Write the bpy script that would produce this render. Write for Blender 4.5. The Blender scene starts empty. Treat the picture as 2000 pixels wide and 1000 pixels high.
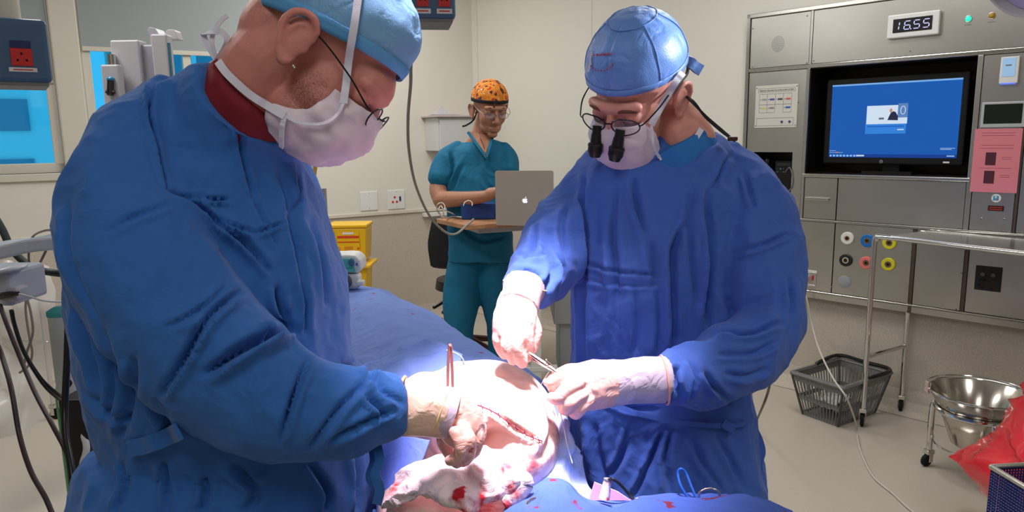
import bpy, bmesh, math, random
import numpy as np
from mathutils import Vector, Matrix, noise as mnoise
random.seed(4)
SC = bpy.context.scene
COL = SC.collection

# ------------------------------------------------------------ camera
FPX = 1400.0; TH = math.radians(9.5); RO = .015; CH = 1.45
cF = np.array([0, math.cos(TH), -math.sin(TH)]); U0 = np.array([0, math.sin(TH), math.cos(TH)]); R0 = np.array([1., 0, 0])
cU = U0*math.cos(RO)+R0*math.sin(RO); cR = R0*math.cos(RO)-U0*math.sin(RO)
cO = np.array([0, 0, CH])
cd = bpy.data.cameras.new('camera'); cam = bpy.data.objects.new('camera', cd); COL.objects.link(cam)
cd.sensor_width = 36; cd.lens = 36*FPX/2000; cd.clip_start = .02
cam.matrix_world = Matrix(((cR[0], cU[0], -cF[0], 0), (cR[1], cU[1], -cF[1], 0), (cR[2], cU[2], -cF[2], CH), (0, 0, 0, 1)))
SC.camera = cam
# ------------------------------------------------------------ look and light
SC.view_settings.view_transform = 'Standard'; SC.view_settings.look = 'None'
SC.view_settings.exposure = 0.0; SC.view_settings.gamma = 1; SC.view_settings.use_curve_mapping = False
w = bpy.data.worlds.new('sky'); SC.world = w; w.use_nodes = True
bgn = w.node_tree.nodes['Background']; bgn.inputs[0].default_value = (.55, .78, 1, 1); bgn.inputs[1].default_value = 1.0
def area(name, loc, size, power, col=(1, 1, 1), aim=None, sy=None):
    l = bpy.data.lights.new(name, 'AREA'); l.energy = power; l.color = col; l.size = size
    if sy: l.shape = 'RECTANGLE'; l.size_y = sy
    o = bpy.data.objects.new(name, l); COL.objects.link(o); o.location = loc
    if aim is not None: o.rotation_euler = (Vector(aim)-Vector(loc)).to_track_quat('-Z', 'Y').to_euler()
    return o
LAMPS = [(-1.9, 2.4), (1.0, 2.9), (-.9, 4.3), (-.3, -.6), (1.9, .2)]
for k, (x, y) in enumerate(LAMPS):
    area('ceiling_panel_light', (x, y, 2.83), .6, [28, 24, 30, 15, 14][k], (1, .985, .97), sy=1.2)
# surgical lamp over the field
LP = Vector((.03, .98, 2.50)); LA = Vector((.01, 1.035, 1.05))
sl = bpy.data.lights.new('surgical_lamp_beam', 'SPOT'); sl.energy = 1350; sl.color = (1, .80, .90)
sl.spot_size = math.radians(14); sl.spot_blend = .65; sl.shadow_soft_size = .2
so = bpy.data.objects.new('surgical_lamp_beam', sl); COL.objects.link(so); so.location = LP
so.rotation_euler = (LA-LP).to_track_quat('-Z', 'Y').to_euler()

# second lamp head at the right, its narrow beam grazing the right surgeon's cap
L2P = Vector((.800, 1.25, 1.747)); L2A = Vector((.26, 1.26, 1.60))
s2 = bpy.data.lights.new('second_lamp_beam', 'SPOT'); s2.energy = 48; s2.color = (.9, .92, 1)
s2.spot_size = math.radians(22); s2.spot_blend = .6; s2.shadow_soft_size = .03
so2 = bpy.data.objects.new('second_lamp_beam', s2); COL.objects.link(so2); so2.location = L2P
so2.rotation_euler = (L2A-L2P).to_track_quat('-Z', 'Y').to_euler()

# ------------------------------------------------------------ projection helpers (photo pixel + distance -> place in the room)
def ray(x, y): return cF+cR*(x-1000)/FPX+cU*(500-y)/FPX
def P(x, y, d): return cO+ray(x, y)*d
def G(x, y, z=0.):
    v = ray(x, y); return cO+v*((z-CH)/v[2])
def Q(V):
    v = V-cO; d = v@cF; return 1000+FPX*(v@cR)/d, 500-FPX*(v@cU)/d, d
class Wall:      # vertical plane: origin, right direction along it, normal into the room
    def __init__(s, o, r, n): s.o = np.array(o, float); s.r = np.array(r, float); s.n = np.array(n, float)
    def uz(s, x, y, off=0):
        v = ray(x, y); o = s.o+s.n*off; t = ((o-cO)@s.n)/(v@s.n); p = cO+v*t
        return (p-s.o)@s.r, p[2]
    def at(s, u, z, off=0): return s.o+s.r*u+s.n*off+np.array([0, 0, z-s.o[2]])
    def px(s, x, y, off=0):
        u, z = s.uz(x, y, off); return s.at(u, z, off)
p0 = G(1789, 809); p0[2] = 0
dC = ray(-400, 285); dC[2] = 0; dC /= np.linalg.norm(dC)
dA = ray(3250, 262); dA[2] = 0; dA /= np.linalg.norm(dA)
WC = Wall(p0, -dC, (-dC[1], dC[0], 0)) if (-dC[1]*-p0[0]+dC[0]*-p0[1]) > 0 else Wall(p0, -dC, (dC[1], -dC[0], 0))
uK, zK = WC.uz(926, 250); KK = WC.at(uK, 0)
nA = np.array([dA[1], -dA[0], 0]);
if nA@(cO-KK) < 0: nA = -nA
WA = Wall(KK, dA, nA)

# ------------------------------------------------------------ mesh helpers
def nrm(v): return v/(np.linalg.norm(v)+1e-12)
def cat(pts, n):
    a = np.array(pts, float); m = len(a)
    if m < 3:
        t = np.linspace(0, 1, n)[:, None]; return a[0]*(1-t)+a[-1]*t
    e = np.vstack([2*a[0]-a[1], a, 2*a[-1]-a[-2]]); out = []
    for t in np.linspace(0, m-1, n):
        i = min(int(t), m-2); s = t-i; A, B, C_, D = e[i], e[i+1], e[i+2], e[i+3]
        out.append(.5*((2*B)+(-A+C_)*s+(2*A-5*B+4*C_-D)*s*s+(-A+3*B-3*C_+D)*s**3))
    return np.array(out)
class MB:
    def __init__(s): s.v = []; s.f = []
    def add(s, V, Fc):
        k = len(s.v); s.v.extend([tuple(map(float, q)) for q in V]); s.f.extend([tuple(k+i for i in q) for q in Fc]); return s
    def box(s, c, sz, ax=None):
        c = np.array(c, float); ax = np.eye(3) if ax is None else np.array(ax, float); h = np.array(sz, float)/2
        V = [c+ax[0]*h[0]*i+ax[1]*h[1]*j+ax[2]*h[2]*k for i in (-1, 1) for j in (-1, 1) for k in (-1, 1)]
        Fc = [(0, 1, 3, 2), (4, 6, 7, 5), (0, 4, 5, 1), (2, 3, 7, 6), (0, 2, 6, 4), (1, 5, 7, 3)]
        if np.dot(np.cross(ax[0], ax[1]), ax[2]) < 0: Fc = [q[::-1] for q in Fc]
        return s.add(V, Fc)
    def bb(s, x0, x1, y0, y1, z0, z1): return s.box(((x0+x1)/2, (y0+y1)/2, (z0+z1)/2), (abs(x1-x0), abs(y1-y0), abs(z1-z0)))
    def wb(s, W, u0, u1, z0, z1, n0, n1):       # box on a wall
        c = W.at((u0+u1)/2, (z0+z1)/2, (n0+n1)/2); return s.box(c, (abs(u1-u0), abs(n1-n0), abs(z1-z0)), (W.r, W.n, (0, 0, 1)))
    def tube(s, pts, r, seg=10, n=None, ry=None, view=None, caps=True, round_=False, closed=False, p=2.):
        pts = np.array(pts, float); m = len(pts)
        r = np.full(m, r, float) if np.isscalar(r) else np.array(r, float)
        ry = r.copy() if ry is None else (np.full(m, ry, float) if np.isscalar(ry) else np.array(ry, float))
        if n: A = cat(np.hstack([pts, r[:, None], ry[:, None]]), n); pts, r, ry = A[:, :3], A[:, 3], A[:, 4]; m = n
        if round_:
            def capx(p_, q_, rr, ryy):
                d = nrm(p_-q_); o = []
                for a in (30, 55, 75, 88): o.append((p_+d*min(rr, ryy)*math.sin(math.radians(a)), rr*math.cos(math.radians(a)), ryy*math.cos(math.radians(a))))
                return o
            h = capx(pts[0], pts[1], r[0], ry[0])[::-1]; t = capx(pts[-1], pts[-2], r[-1], ry[-1])
            t = [] if round_ == 's' else t
            pts = np.vstack([[q[0] for q in h], pts]+([[q[0] for q in t]] if t else [])); r = np.concatenate([[q[1] for q in h], r, [q[1] for q in t]]); ry = np.concatenate([[q[2] for q in h], ry, [q[2] for q in t]]); m = len(pts)
        V = []; side = None
        for i in range(m):
            if closed: T = nrm(pts[(i+1) % m]-pts[i-1])
            else: T = nrm(pts[min(i+1, m-1)]-pts[max(i-1, 0)])
            if view is not None: sd = nrm(np.cross(T, np.array(view, float)))
            else:
                if side is None:
                    h = np.array([0, 0, 1.]) if abs(T[2]) < .9 else np.array([1., 0, 0]); sd = nrm(np.cross(T, h))
                else: sd = nrm(side-T*(side@T))
            side = sd; up = np.cross(sd, T)
            for k in range(seg):
                a = 2*math.pi*k/seg; ca, sa = math.cos(a), math.sin(a)
                if p != 2: ca = math.copysign(abs(ca)**(2/p), ca); sa = math.copysign(abs(sa)**(2/p), sa)
                V.append(pts[i]+sd*r[i]*ca+up*ry[i]*sa)
        Fc = [(i*seg+k, ((i+1) % m)*seg+k, ((i+1) % m)*seg+(k+1) % seg, i*seg+(k+1) % seg) for i in range(m if closed else m-1) for k in range(seg)]
        if caps and not closed: Fc += [tuple(range(seg)), tuple((m-1)*seg+k for k in reversed(range(seg)))]
        return s.add(V, Fc)
    def ell(s, c, rad, ax=None, nu=24, nv=14):
        ax = np.eye(3) if ax is None else np.array(ax, float); c = np.array(c, float); V = []
        for j in range(1, nv):
            b = math.pi*j/nv
            for i in range(nu):
                a = 2*math.pi*i/nu; V.append(c+ax[0]*rad[0]*math.cos(a)*math.sin(b)+ax[1]*rad[1]*math.sin(a)*math.sin(b)+ax[2]*rad[2]*math.cos(b))
        t = len(V); V += [c+ax[2]*rad[2], c-ax[2]*rad[2]]
        Fc = [(j*nu+i, (j+1)*nu+i, (j+1)*nu+(i+1) % nu, j*nu+(i+1) % nu) for j in range(nv-2) for i in range(nu)]
        Fc += [(t, i, (i+1) % nu) for i in range(nu)]+[(t+1, (nv-2)*nu+(i+1) % nu, (nv-2)*nu+i) for i in range(nu)]
        return s.add(V, Fc)
    def lathe(s, c, prof, ax=None, seg=32):
        ax = np.eye(3) if ax is None else np.array(ax, float); c = np.array(c, float)
        V = [c+ax[0]*r*math.cos(2*math.pi*k/seg)+ax[1]*r*math.sin(2*math.pi*k/seg)+ax[2]*z for (r, z) in prof for k in range(seg)]
        m = len(prof); Fc = [(i*seg+k, i*seg+(k+1) % seg, (i+1)*seg+(k+1) % seg, (i+1)*seg+k) for i in range(m-1) for k in range(seg)]
        if prof[0][0] > 0: Fc.append(tuple(reversed(range(seg))))
        if prof[-1][0] > 0: Fc.append(tuple((m-1)*seg+k for k in range(seg)))
        return s.add(V, Fc)
    def prism(s, o, ex, ey, poly, t0, t1):      # outline in the ex/ey plane given thickness along ex x ey
        o, ex, ey = np.array(o, float), np.array(ex, float), np.array(ey, float); ez = np.cross(ex, ey); m = len(poly)
        V = [o+ex*a+ey*b+ez*t for t in (t0, t1) for a, b in poly]
        return s.add(V, [tuple(reversed(range(m))), tuple(range(m, 2*m))]+[(i, (i+1) % m, m+(i+1) % m, m+i) for i in range(m)])
    def grid(s, Gd):                              # Gd [r][c] points
        Gd = np.array(Gd); R_, C_ = Gd.shape[:2]
        return s.add(Gd.reshape(-1, 3), [(i*C_+j, i*C_+j+1, (i+1)*C_+j+1, (i+1)*C_+j) for i in range(R_-1) for j in range(C_-1)])
    def ribbon(s, pts, wid, th, wdir, n=None):
        pts = np.array(pts, float)
        if n: pts = cat(pts, n)
        m = len(pts); V = []
        for i in range(m):
            T = nrm(pts[min(i+1, m-1)]-pts[max(i-1, 0)]); wd = np.array(wdir[i] if np.ndim(wdir) > 1 else wdir, float)
            W_ = nrm(wd-T*(wd@T)); N_ = np.cross(T, W_)
            for a, b in ((-1, -1), (1, -1), (1, 1), (-1, 1)): V.append(pts[i]+W_*a*wid/2+N_*b*th/2)
        Fc = [(i*4+k, i*4+(k+1) % 4, (i+1)*4+(k+1) % 4, (i+1)*4+k) for i in range(m-1) for k in range(4)]+[(3, 2, 1, 0), tuple((m-1)*4+k for k in range(4))]
        return s.add(V, Fc)

BASE = {}
def wbase(o): return BASE.get(o.name, np.zeros(3))
def link(name, me, mt, parent=None, smooth=False, bevel=0, solid=0, kind=None, label=None, catg=None, group=None, sub=0, origin=None):
    """me = MB in world coordinates; origin goes to the thing's base"""
    if isinstance(me, MB):
        V = np.array(me.v); Fc = me.f
    else: V, Fc = me
    V = np.asarray(V, float)
    if parent is not None: b = wbase(parent)
    elif origin is not None: b = np.array(origin, float)
    else:
        mn, mx = V.min(0), V.max(0); b = np.array([(mn[0]+mx[0])/2, (mn[1]+mx[1])/2, mn[2]])
    m = bpy.data.meshes.new(name); m.from_pydata((V-b).tolist(), [], [tuple(map(int, q)) for q in Fc]); m.update()
    bm = bmesh.new(); bm.from_mesh(m); bmesh.ops.recalc_face_normals(bm, faces=bm.faces); bm.to_mesh(m); bm.free()
    if smooth:
        m.polygons.foreach_set('use_smooth', [True]*len(m.polygons))
    o = bpy.data.objects.new(name, m); COL.objects.link(o); m.materials.append(mt)
    if smooth == 'auto': m.set_sharp_from_angle(angle=math.radians(35))
    if parent is not None: o.parent = parent; BASE[o.name] = b
    else: o.location = b; BASE[o.name] = b
    if solid: md = o.modifiers.new('solid', 'SOLIDIFY'); md.thickness = solid; md.offset = 0
    if bevel: md = o.modifiers.new('bevel', 'BEVEL'); md.width = bevel; md.segments = 2; md.limit_method = 'ANGLE'
    if sub: md = o.modifiers.new('sub', 'SUBSURF'); md.levels = sub; md.render_levels = sub
    if kind: o['kind'] = kind
    if label: o['label'] = label
    if catg: o['category'] = catg
    if group: o['group'] = group
    return o
def thing(name, label, catg, base, group=None):
    o = bpy.data.objects.new(name, None); COL.objects.link(o); o.location = base; o['label'] = label; o['category'] = catg
    if group: o['group'] = group
    o.empty_display_size = .05; BASE[o.name] = np.array(base, float); return o
def txt(s, o, ex, ey, h, depth=.0008, align='LEFT'):
    """writing as a mesh lying in the ex/ey plane at o"""
    c = bpy.data.curves.new('t', 'FONT'); c.body = s; c.size = h*1.4; c.extrude = depth/2; c.align_x = align; c.resolution_u = 2
    ob = bpy.data.objects.new('t', c); COL.objects.link(ob); dg = bpy.context.evaluated_depsgraph_get()
    me = bpy.data.meshes.new_from_object(ob.evaluated_get(dg)); V = np.array([v.co[:] for v in me.vertices]).reshape(-1, 3); Fc = [tuple(q.vertices) for q in me.polygons]
    bpy.data.objects.remove(ob); bpy.data.curves.remove(c); bpy.data.meshes.remove(me)
    ex, ey = np.array(ex, float), np.array(ey, float); ez = np.cross(ex, ey)
    return (np.array(o)+np.outer(V[:, 0], ex)+np.outer(V[:, 1], ey)+np.outer(V[:, 2], ez), Fc)

# ------------------------------------------------------------ materials
MT = {}
def lin(c): return tuple((x/12.92 if x <= .04045 else ((x+.055)/1.055)**2.4) for x in [q/255 for q in c])
def mat(name, c=(200, 200, 200), rough=.6, metal=0., bump=0, bs=200, var=0, vs=4, emit=0, ec=None, sss=0, sheen=0, coat=0, aniso=0, alpha=1, trans=0, wrk=0, wks=14, c2=None, ior=1.45, spec=None):
    if name in MT: return MT[name]
    m = bpy.data.materials.new(name); m.use_nodes = True; nt = m.node_tree; N = nt.nodes; L = nt.links; b = N['Principled BSDF']; MT[name] = m
    col = (*lin(c), 1); b.inputs['Base Color'].default_value = col; b.inputs['Roughness'].default_value = rough; b.inputs['Metallic'].default_value = metal
    b.inputs['IOR'].default_value = ior
    if spec is not None: b.inputs['Specular IOR Level'].default_value = spec
    if alpha < 1: b.inputs['Alpha'].default_value = alpha
    if trans: b.inputs['Transmission Weight'].default_value = trans
    if sss: b.inputs['Subsurface Weight'].default_value = sss; b.inputs['Subsurface Radius'].default_value = (1, .35, .2); b.inputs['Subsurface Scale'].default_value = .01
    if sheen: b.inputs['Sheen Weight'].default_value = sheen; b.inputs['Sheen Roughness'].default_value = .5
    if coat: b.inputs['Coat Weight'].default_value = coat
    if emit: b.inputs['Emission Color'].default_value = (*lin(ec or c), 1); b.inputs['Emission Strength'].default_value = emit
    tc = N.new('ShaderNodeTexCoord'); last = None
    if var:
        n = N.new('ShaderNodeTexNoise'); n.inputs['Scale'].default_value = vs; n.inputs['Detail'].default_value = 5; L.new(tc.outputs['Object'], n.inputs['Vector'])
        r = N.new('ShaderNodeMapRange'); r.inputs[1].default_value = .3; r.inputs[2].default_value = .7; L.new(n.outputs[0], r.inputs[0])
        mx = N.new('ShaderNodeMix'); mx.data_type = 'RGBA'; L.new(r.outputs[0], mx.inputs[0])
        mx.inputs[6].default_value = tuple(q*(1-var) for q in col[:3])+(1,); mx.inputs[7].default_value = (*lin(c2), 1) if c2 else tuple(min(1, q*(1+var)) for q in col[:3])+(1,)
        L.new(mx.outputs[2], b.inputs['Base Color'])
    if bump:
        n = N.new('ShaderNodeTexNoise'); n.inputs['Scale'].default_value = bs; n.inputs['Detail'].default_value = 3; L.new(tc.outputs['Object'], n.inputs['Vector'])
        if aniso:
            mp = N.new('ShaderNodeMapping'); mp.inputs['Scale'].default_value = (1, 1, 40); L.new(tc.outputs['Object'], mp.inputs[0]); L.new(mp.outputs[0], n.inputs['Vector'])
        bp = N.new('ShaderNodeBump'); bp.inputs['Strength'].default_value = bump; bp.inputs['Distance'].default_value = .002; L.new(n.outputs[0], bp.inputs['Height']); last = bp
    if wrk:      # soft cloth creases
        n = N.new('ShaderNodeTexNoise'); n.inputs['Scale'].default_value = wks; n.inputs['Detail'].default_value = 4; n.inputs['Distortion'].default_value = .6; L.new(tc.outputs['Object'], n.inputs['Vector'])
        a = N.new('ShaderNodeMath'); a.operation = 'SUBTRACT'; a.inputs[1].default_value = .5; L.new(n.outputs[0], a.inputs[0])
        a2 = N.new('ShaderNodeMath'); a2.operation = 'ABSOLUTE'; L.new(a.outputs[0], a2.inputs[0])
        a3 = N.new('ShaderNodeMapRange'); a3.inputs[1].default_value = 0; a3.inputs[2].default_value = .12; a3.interpolation_type = 'SMOOTHSTEP'; L.new(a2.outputs[0], a3.inputs[0])
        bp = N.new('ShaderNodeBump'); bp.inputs['Strength'].default_value = wrk; bp.inputs['Distance'].default_value = .004; L.new(a3.outputs[0], bp.inputs['Height'])
        if last: L.new(last.outputs[0], bp.inputs['Normal'])
        last = bp
    if last: L.new(last.outputs[0], b.inputs['Normal'])
    return m
def stain(m, c, scale=30, lo=.55, hi=.62, center=None, rad=None, detail=4):  # mix amount follows a noise with its own edge
    """irregular stains mixed over a material's colour, optionally around a place (object space)"""
    nt = m.node_tree; N = nt.nodes; L = nt.links; b = N['Principled BSDF']; tc = N.new('ShaderNodeTexCoord')
    n = N.new('ShaderNodeTexNoise'); n.inputs['Scale'].default_value = scale; n.inputs['Detail'].default_value = detail; L.new(tc.outputs['Object'], n.inputs['Vector'])
    h = n.outputs[0]
    if center is not None:
        vd = N.new('ShaderNodeVectorMath'); vd.operation = 'DISTANCE'; vd.inputs[1].default_value = center; L.new(tc.outputs['Object'], vd.inputs[0])
        r = N.new('ShaderNodeMapRange'); r.inputs[1].default_value = rad; r.inputs[2].default_value = 0; r.inputs[3].default_value = -.35; r.inputs[4].default_value = .25; L.new(vd.outputs['Value'], r.inputs[0])
        a = N.new('ShaderNodeMath'); a.operation = 'ADD'; L.new(h, a.inputs[0]); L.new(r.outputs[0], a.inputs[1]); h = a.outputs[0]
    r = N.new('ShaderNodeMapRange'); r.inputs[1].default_value = lo; r.inputs[2].default_value = hi; L.new(h, r.inputs[0])
    mx = N.new('ShaderNodeMix'); mx.data_type = 'RGBA'; L.new(r.outputs[0], mx.inputs[0]); mx.inputs[7].default_value = (*lin(c), 1)
    ln = b.inputs['Base Color'].links
    if ln: L.new(ln[0].from_socket, mx.inputs[6])
    else: mx.inputs[6].default_value = b.inputs['Base Color'].default_value
    L.new(mx.outputs[2], b.inputs['Base Color'])

steel = mat('brushed_steel', (206, 204, 196), .30, 1, bump=.08, bs=60, aniso=1, var=.08, vs=2)
steel_lt = mat('bright_steel', (214, 212, 206), .22, 1)
chrome = mat('chrome', (220, 220, 222), .12, 1)
black = mat('black_plastic', (18, 18, 20), .35)
blackm = mat('black_matte', (12, 12, 13), .8)
white = mat('white_plastic', (226, 226, 222), .4)
greyp = mat('grey_plastic', (120, 122, 122), .5)
# ============================================================ THE ROOM
UZ = (0, 0, 1)
m_wall = mat('cream_wall_paint', (220, 216, 204), .55, bump=.05, bs=80)
m_dado = mat('speckled_beige_vinyl', (194, 184, 170), .5, var=.12, vs=160, bump=.1, bs=120)
m_floor = mat('beige_vinyl_floor', (192, 182, 168), .32, var=.07, vs=220, bump=.03, bs=30)
m_ceil = mat('white_ceiling', (228, 226, 220), .8)
HC = 2.9; DADO = .88
c0 = WA.at(-6.6, 0); c1 = WA.at(0, 0); c2_ = WC.at(uK+7.6, 0); c3 = np.array([3.6, -2.6, 0]); c4 = np.array([-5.2, -2.6, 0])
poly = [c0, c1, c2_, c3, c4]
mb = MB(); mb.add([q-np.array([0, 0, .05]) for q in poly]+list(poly), [(4, 3, 2, 1, 0), (5, 6, 7, 8, 9)]+[(i, (i+1) % 5, 5+(i+1) % 5, 5+i) for i in range(5)]); link('floor', mb, m_floor, kind='structure')
mb = MB(); z = np.array([0, 0, HC]); mb.add([q+z for q in poly]+[q+z*1.02 for q in poly], [(4, 3, 2, 1, 0), (5, 6, 7, 8, 9)]+[(i, (i+1) % 5, 5+(i+1) % 5, 5+i) for i in range(5)]); link('ceiling', mb, m_ceil, kind='structure')
for nm, a, b_ in (('wall_east', c2_, c3), ('wall_south', c3, c4), ('wall_west', c4, c0)):
    d = nrm(b_-a); n = np.array([-d[1], d[0], 0]); n = n if n@(np.array([0, 1., 0])-a) > 0 else -n
    mb = MB(); mb.box((a+b_)/2-n*.05+z/2, (np.linalg.norm(b_-a)+.2, .1, HC), (d, n, UZ)); link(nm, mb, m_wall, kind='structure')
# right wall (behind the service panel)
OF = .05
def cz(x, y): return WC.uz(x, y, OF)
uL = cz(1460, 60)[0]; uN1 = cz(1909, 200)[0]; zH = cz(1700, 121)[1]; zHo = cz(1500, 379)[1]-.02
mb = MB(); mb.wb(WC, uK-.1, uL+.05, DADO, HC, -.1, 0).wb(WC, uN1+.02, uK+7.6, DADO, HC, -.1, 0).wb(WC, uL+.05, uN1+.02, DADO, zHo, -.1, 0).wb(WC, uL+.05, uN1+.02, zH-.004, HC, -.1, 0); link('wall_right', mb, m_wall, kind='structure')
mb = MB(); mb.wb(WC, uK-.1, uK+7.6, 0, DADO, -.1, 0)
prof = [(0, .12), (.012, .06), (.035, .02), (.08, .002)]
mb.add([WC.at(u, zz, nn) for u in (uK, uK+7.6) for nn, zz in prof]+[], [(i, i+1, 5+i, 4+i) for i in range(3)])
link('wall_right_dado', mb, m_dado, kind='structure')
# left wall with its windows
uw = lambda x, y: WA.uz(x, y)
wl0 = -5.2; wl1 = uw(118, 250)[0]; wr0 = uw(166, 180)[0]; wr1 = uw(588, 300)[0]; ZS = 1.27; ZT = 2.72
mb = MB(); mb.wb(WA, -6.6, .1, DADO, ZS, -.12, 0).wb(WA, -6.6, .1, ZT, HC, -.12, 0).wb(WA, wr1, .1, ZS, ZT, -.12, 0).wb(WA, -6.6, wl0, ZS, ZT, -.12, 0)
link('wall_left', mb, m_wall, kind='structure')
mb = MB(); mb.wb(WA, -6.6, .1, 0, DADO, -.12, 0); mb.add([WA.at(u, zz, nn) for u in (-6.6, 0) for nn, zz in prof], [(i, i+1, 5+i, 4+i) for i in range(3)])
link('wall_left_dado', mb, m_dado, kind='structure')
m_trim = mat('cream_trim', (214, 206, 190), .35)
mb = MB(); mb.wb(WA, -6.6, -.002, DADO-.012, DADO+.014, 0, .012); link('trim_1', mb, m_trim, kind='structure', bevel=.003)
mb = MB(); mb.wb(WC, uK+.004, uK+7.5, DADO-.012, DADO+.014, 0, .012); link('trim_2', mb, m_trim, kind='structure', bevel=.003)
mb = MB(); mb.wb(WC, uK+.06, uK+.066, 0.1, HC, 0, .003); mb.wb(WC, uK+1.22, uK+1.225, 1.9, HC, 0, .002); link('trim_3', mb, m_trim, kind='structure')
m_frame = mat('window_frame_paint', (206, 200, 186), .4)
m_blind = mat('grey_roller_blind', (150, 158, 158), .7, bump=.05, bs=300)
gl = bpy.data.materials.new('tinted_window_film'); gl.use_nodes = True; nt = gl.node_tree; N = nt.nodes; L = nt.links
for q in list(N): N.remove(q)
tr = N.new('ShaderNodeBsdfTransparent'); tr.inputs[0].default_value = (.26, .82, 1, 1); gs = N.new('ShaderNodeBsdfGlossy'); gs.inputs['Roughness'].default_value = .03
mxs = N.new('ShaderNodeMixShader'); mxs.inputs[0].default_value = .05; ou = N.new('ShaderNodeOutputMaterial'); L.new(tr.outputs[0], mxs.inputs[1]); L.new(gs.outputs[0], mxs.inputs[2]); L.new(mxs.outputs[0], ou.inputs[0])
def window(nm, u0, u1, zb, mull):
    fr = MB(); fr.wb(WA, u0, u0+.05, ZS, ZT, -.09, -.02).wb(WA, u1-.05, u1, ZS, ZT, -.09, -.02).wb(WA, u0, u1, ZS, ZS+.06, -.09, -.02).wb(WA, u0, u1, ZT-.05, ZT, -.09, -.02)
    for q in mull: fr.wb(WA, q-.025, q+.025, ZS, ZT, -.09, -.02)
    w_ = link(nm, fr, m_frame, kind='structure', bevel=.004)
    g = MB().wb(WA, u0+.04, u1-.04, ZS+.05, ZT-.04, -.06, -.056); link('window_pane', g, gl, parent=w_)
    s_ = MB().wb(WA, u0, u1, ZS-.045, ZS, -.1, .02); link('window_sill', s_, m_frame, parent=w_, bevel=.004)
    bt = thing('roller_blind', 'grey roller blind pulled half down over the '+('left-hand window with the pale mullion' if nm == 'window_1' else 'wide window behind the white console'), 'blind', WA.at((u0+u1)/2, zb, -.005))
    link('blind_cloth', MB().wb(WA, u0+.01, u1-.01, zb, ZT, -.012, -.009), m_blind, parent=bt)
    link('bottom_rail', MB().wb(WA, u0+.01, u1-.01, zb-.028, zb, -.018, -.002), m_frame, parent=bt, bevel=.003)
    link('roller_tube', MB().tube([WA.at(u0+.01, ZT-.03, .01), WA.at(u1-.01, ZT-.03, .01)], .028, 16), m_frame, parent=bt)
window('window_1', wl0, wl1, uw(60, 152)[1], [uw(-190, 250)[0]])
window('window_2', wr0, wr1, uw(300, 96)[1], [uw(372, 190)[0]])
mb = MB(); mb.wb(WA, wl1, wr0, ZS-.04, ZT, -.12, .012); link('window_mullion', mb, m_frame, kind='structure', bevel=.01)
# houses outside, seen through the tinted film
m_fac = mat('pale_facade', (238, 236, 230), .7, emit=0); m_fg = mat('facade_glass', (120, 150, 165), .3)
def building(cx, off, w_, h_, lab, z0=-6):
    t = thing('office_building', lab, 'building', WA.at(cx, z0, -off))
    link('facade', MB().wb(WA, cx-w_/2, cx+w_/2, z0, h_, -off-4, -off), m_fac, parent=t)
    zz = z0+1
    k = 0
    while zz < h_-1.2 and k < 14:
        link('window_band', MB().wb(WA, cx-w_/2+.6, cx+w_/2-.6, zz, zz+.5, -off-.05, -off+.04), m_fg, parent=t)
        q = cx-w_/2+1.1
        while q < cx+w_/2-1.2: link('window_mullion', MB().wb(WA, q, q+.08, zz, zz+.5, -off, -off+.09), m_fac, parent=t); q += .9
        zz += .95; k += 1
building(-5.3, 9, 5.4, 9, 'pale office block with bands of windows seen through the left-hand blue tinted window')
building(1.0, 9, 5.6, 9, 'office block seen through the blue tinted window behind the white console')
# ceiling light housings
m_lt = mat('lamp_diffuser', (255, 250, 240), .6)
for k, (x, y) in enumerate(LAMPS):
    t = thing('ceiling_light', 'rectangular ceiling light panel, number %d from the windows' % (k+1), 'light', (x, y, HC), 'ceiling lights of the theatre')
    fr = MB(); fr.bb(x-.33, x+.33, y-.63, y-.6, HC-.06, HC).bb(x-.33, x+.33, y+.6, y+.63, HC-.06, HC).bb(x-.33, x-.3, y-.6, y+.6, HC-.06, HC).bb(x+.3, x+.33, y-.6, y+.6, HC-.06, HC); link('frame', fr, m_trim, parent=t)
    link('diffuser', MB().bb(x-.3, x+.3, y-.6, y+.6, HC-.03, HC-.02), m_lt, parent=t)

# ============================================================ STAINLESS SERVICE PANEL (right)
Wp = Wall(WC.o+WC.n*OF, WC.r, WC.n)
sp = thing('service_panel', 'stainless steel theatre service panel covering the right wall', 'service panel', WC.at(0, .5, 0))
uL = cz(1460, 60)[0]; uR = .95; zTop = 2.10; zB = cz(1780, 612)[1]
uN0 = cz(1580, 200)[0]; uN1 = cz(1909, 200)[0]; zH = cz(1700, 121)[1]; zN0 = cz(1730, 343)[1]; zM = cz(1745, 441)[1]; zBt = cz(1780, 596)[1]
uP1 = cz(1585, 80)[0]; uC1 = cz(1563, 250)[0]
print('PANEL', uL, uN0, uN1, zH, zN0, zM, zBt, zB, uP1)
G_ = .003
def pan(u0, u1, z0, z1, nm='panel', m=steel, hole=None):
    mb = MB()
    if hole:
        a, b_, c_, d = hole
        mb.wb(Wp, u0+G_, a, z0+G_, z1-G_, -.004, .003).wb(Wp, b_, u1-G_, z0+G_, z1-G_, -.004, .003).wb(Wp, a, b_, z0+G_, c_, -.004, .003).wb(Wp, a, b_, d, z1-G_, -.004, .003)
    else: mb.wb(Wp, u0+G_, u1-G_, z0+G_, z1-G_, -.004, .003)
    return link(nm, mb, m, parent=sp)
back = MB()
ph = (*cz(1472, 330)[:1], cz(1547, 330)[0], cz(1500, 379)[1], cz(1510, 297)[1])
mdk = mat('dark_seam', (30, 29, 27), .6, .6)
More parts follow.
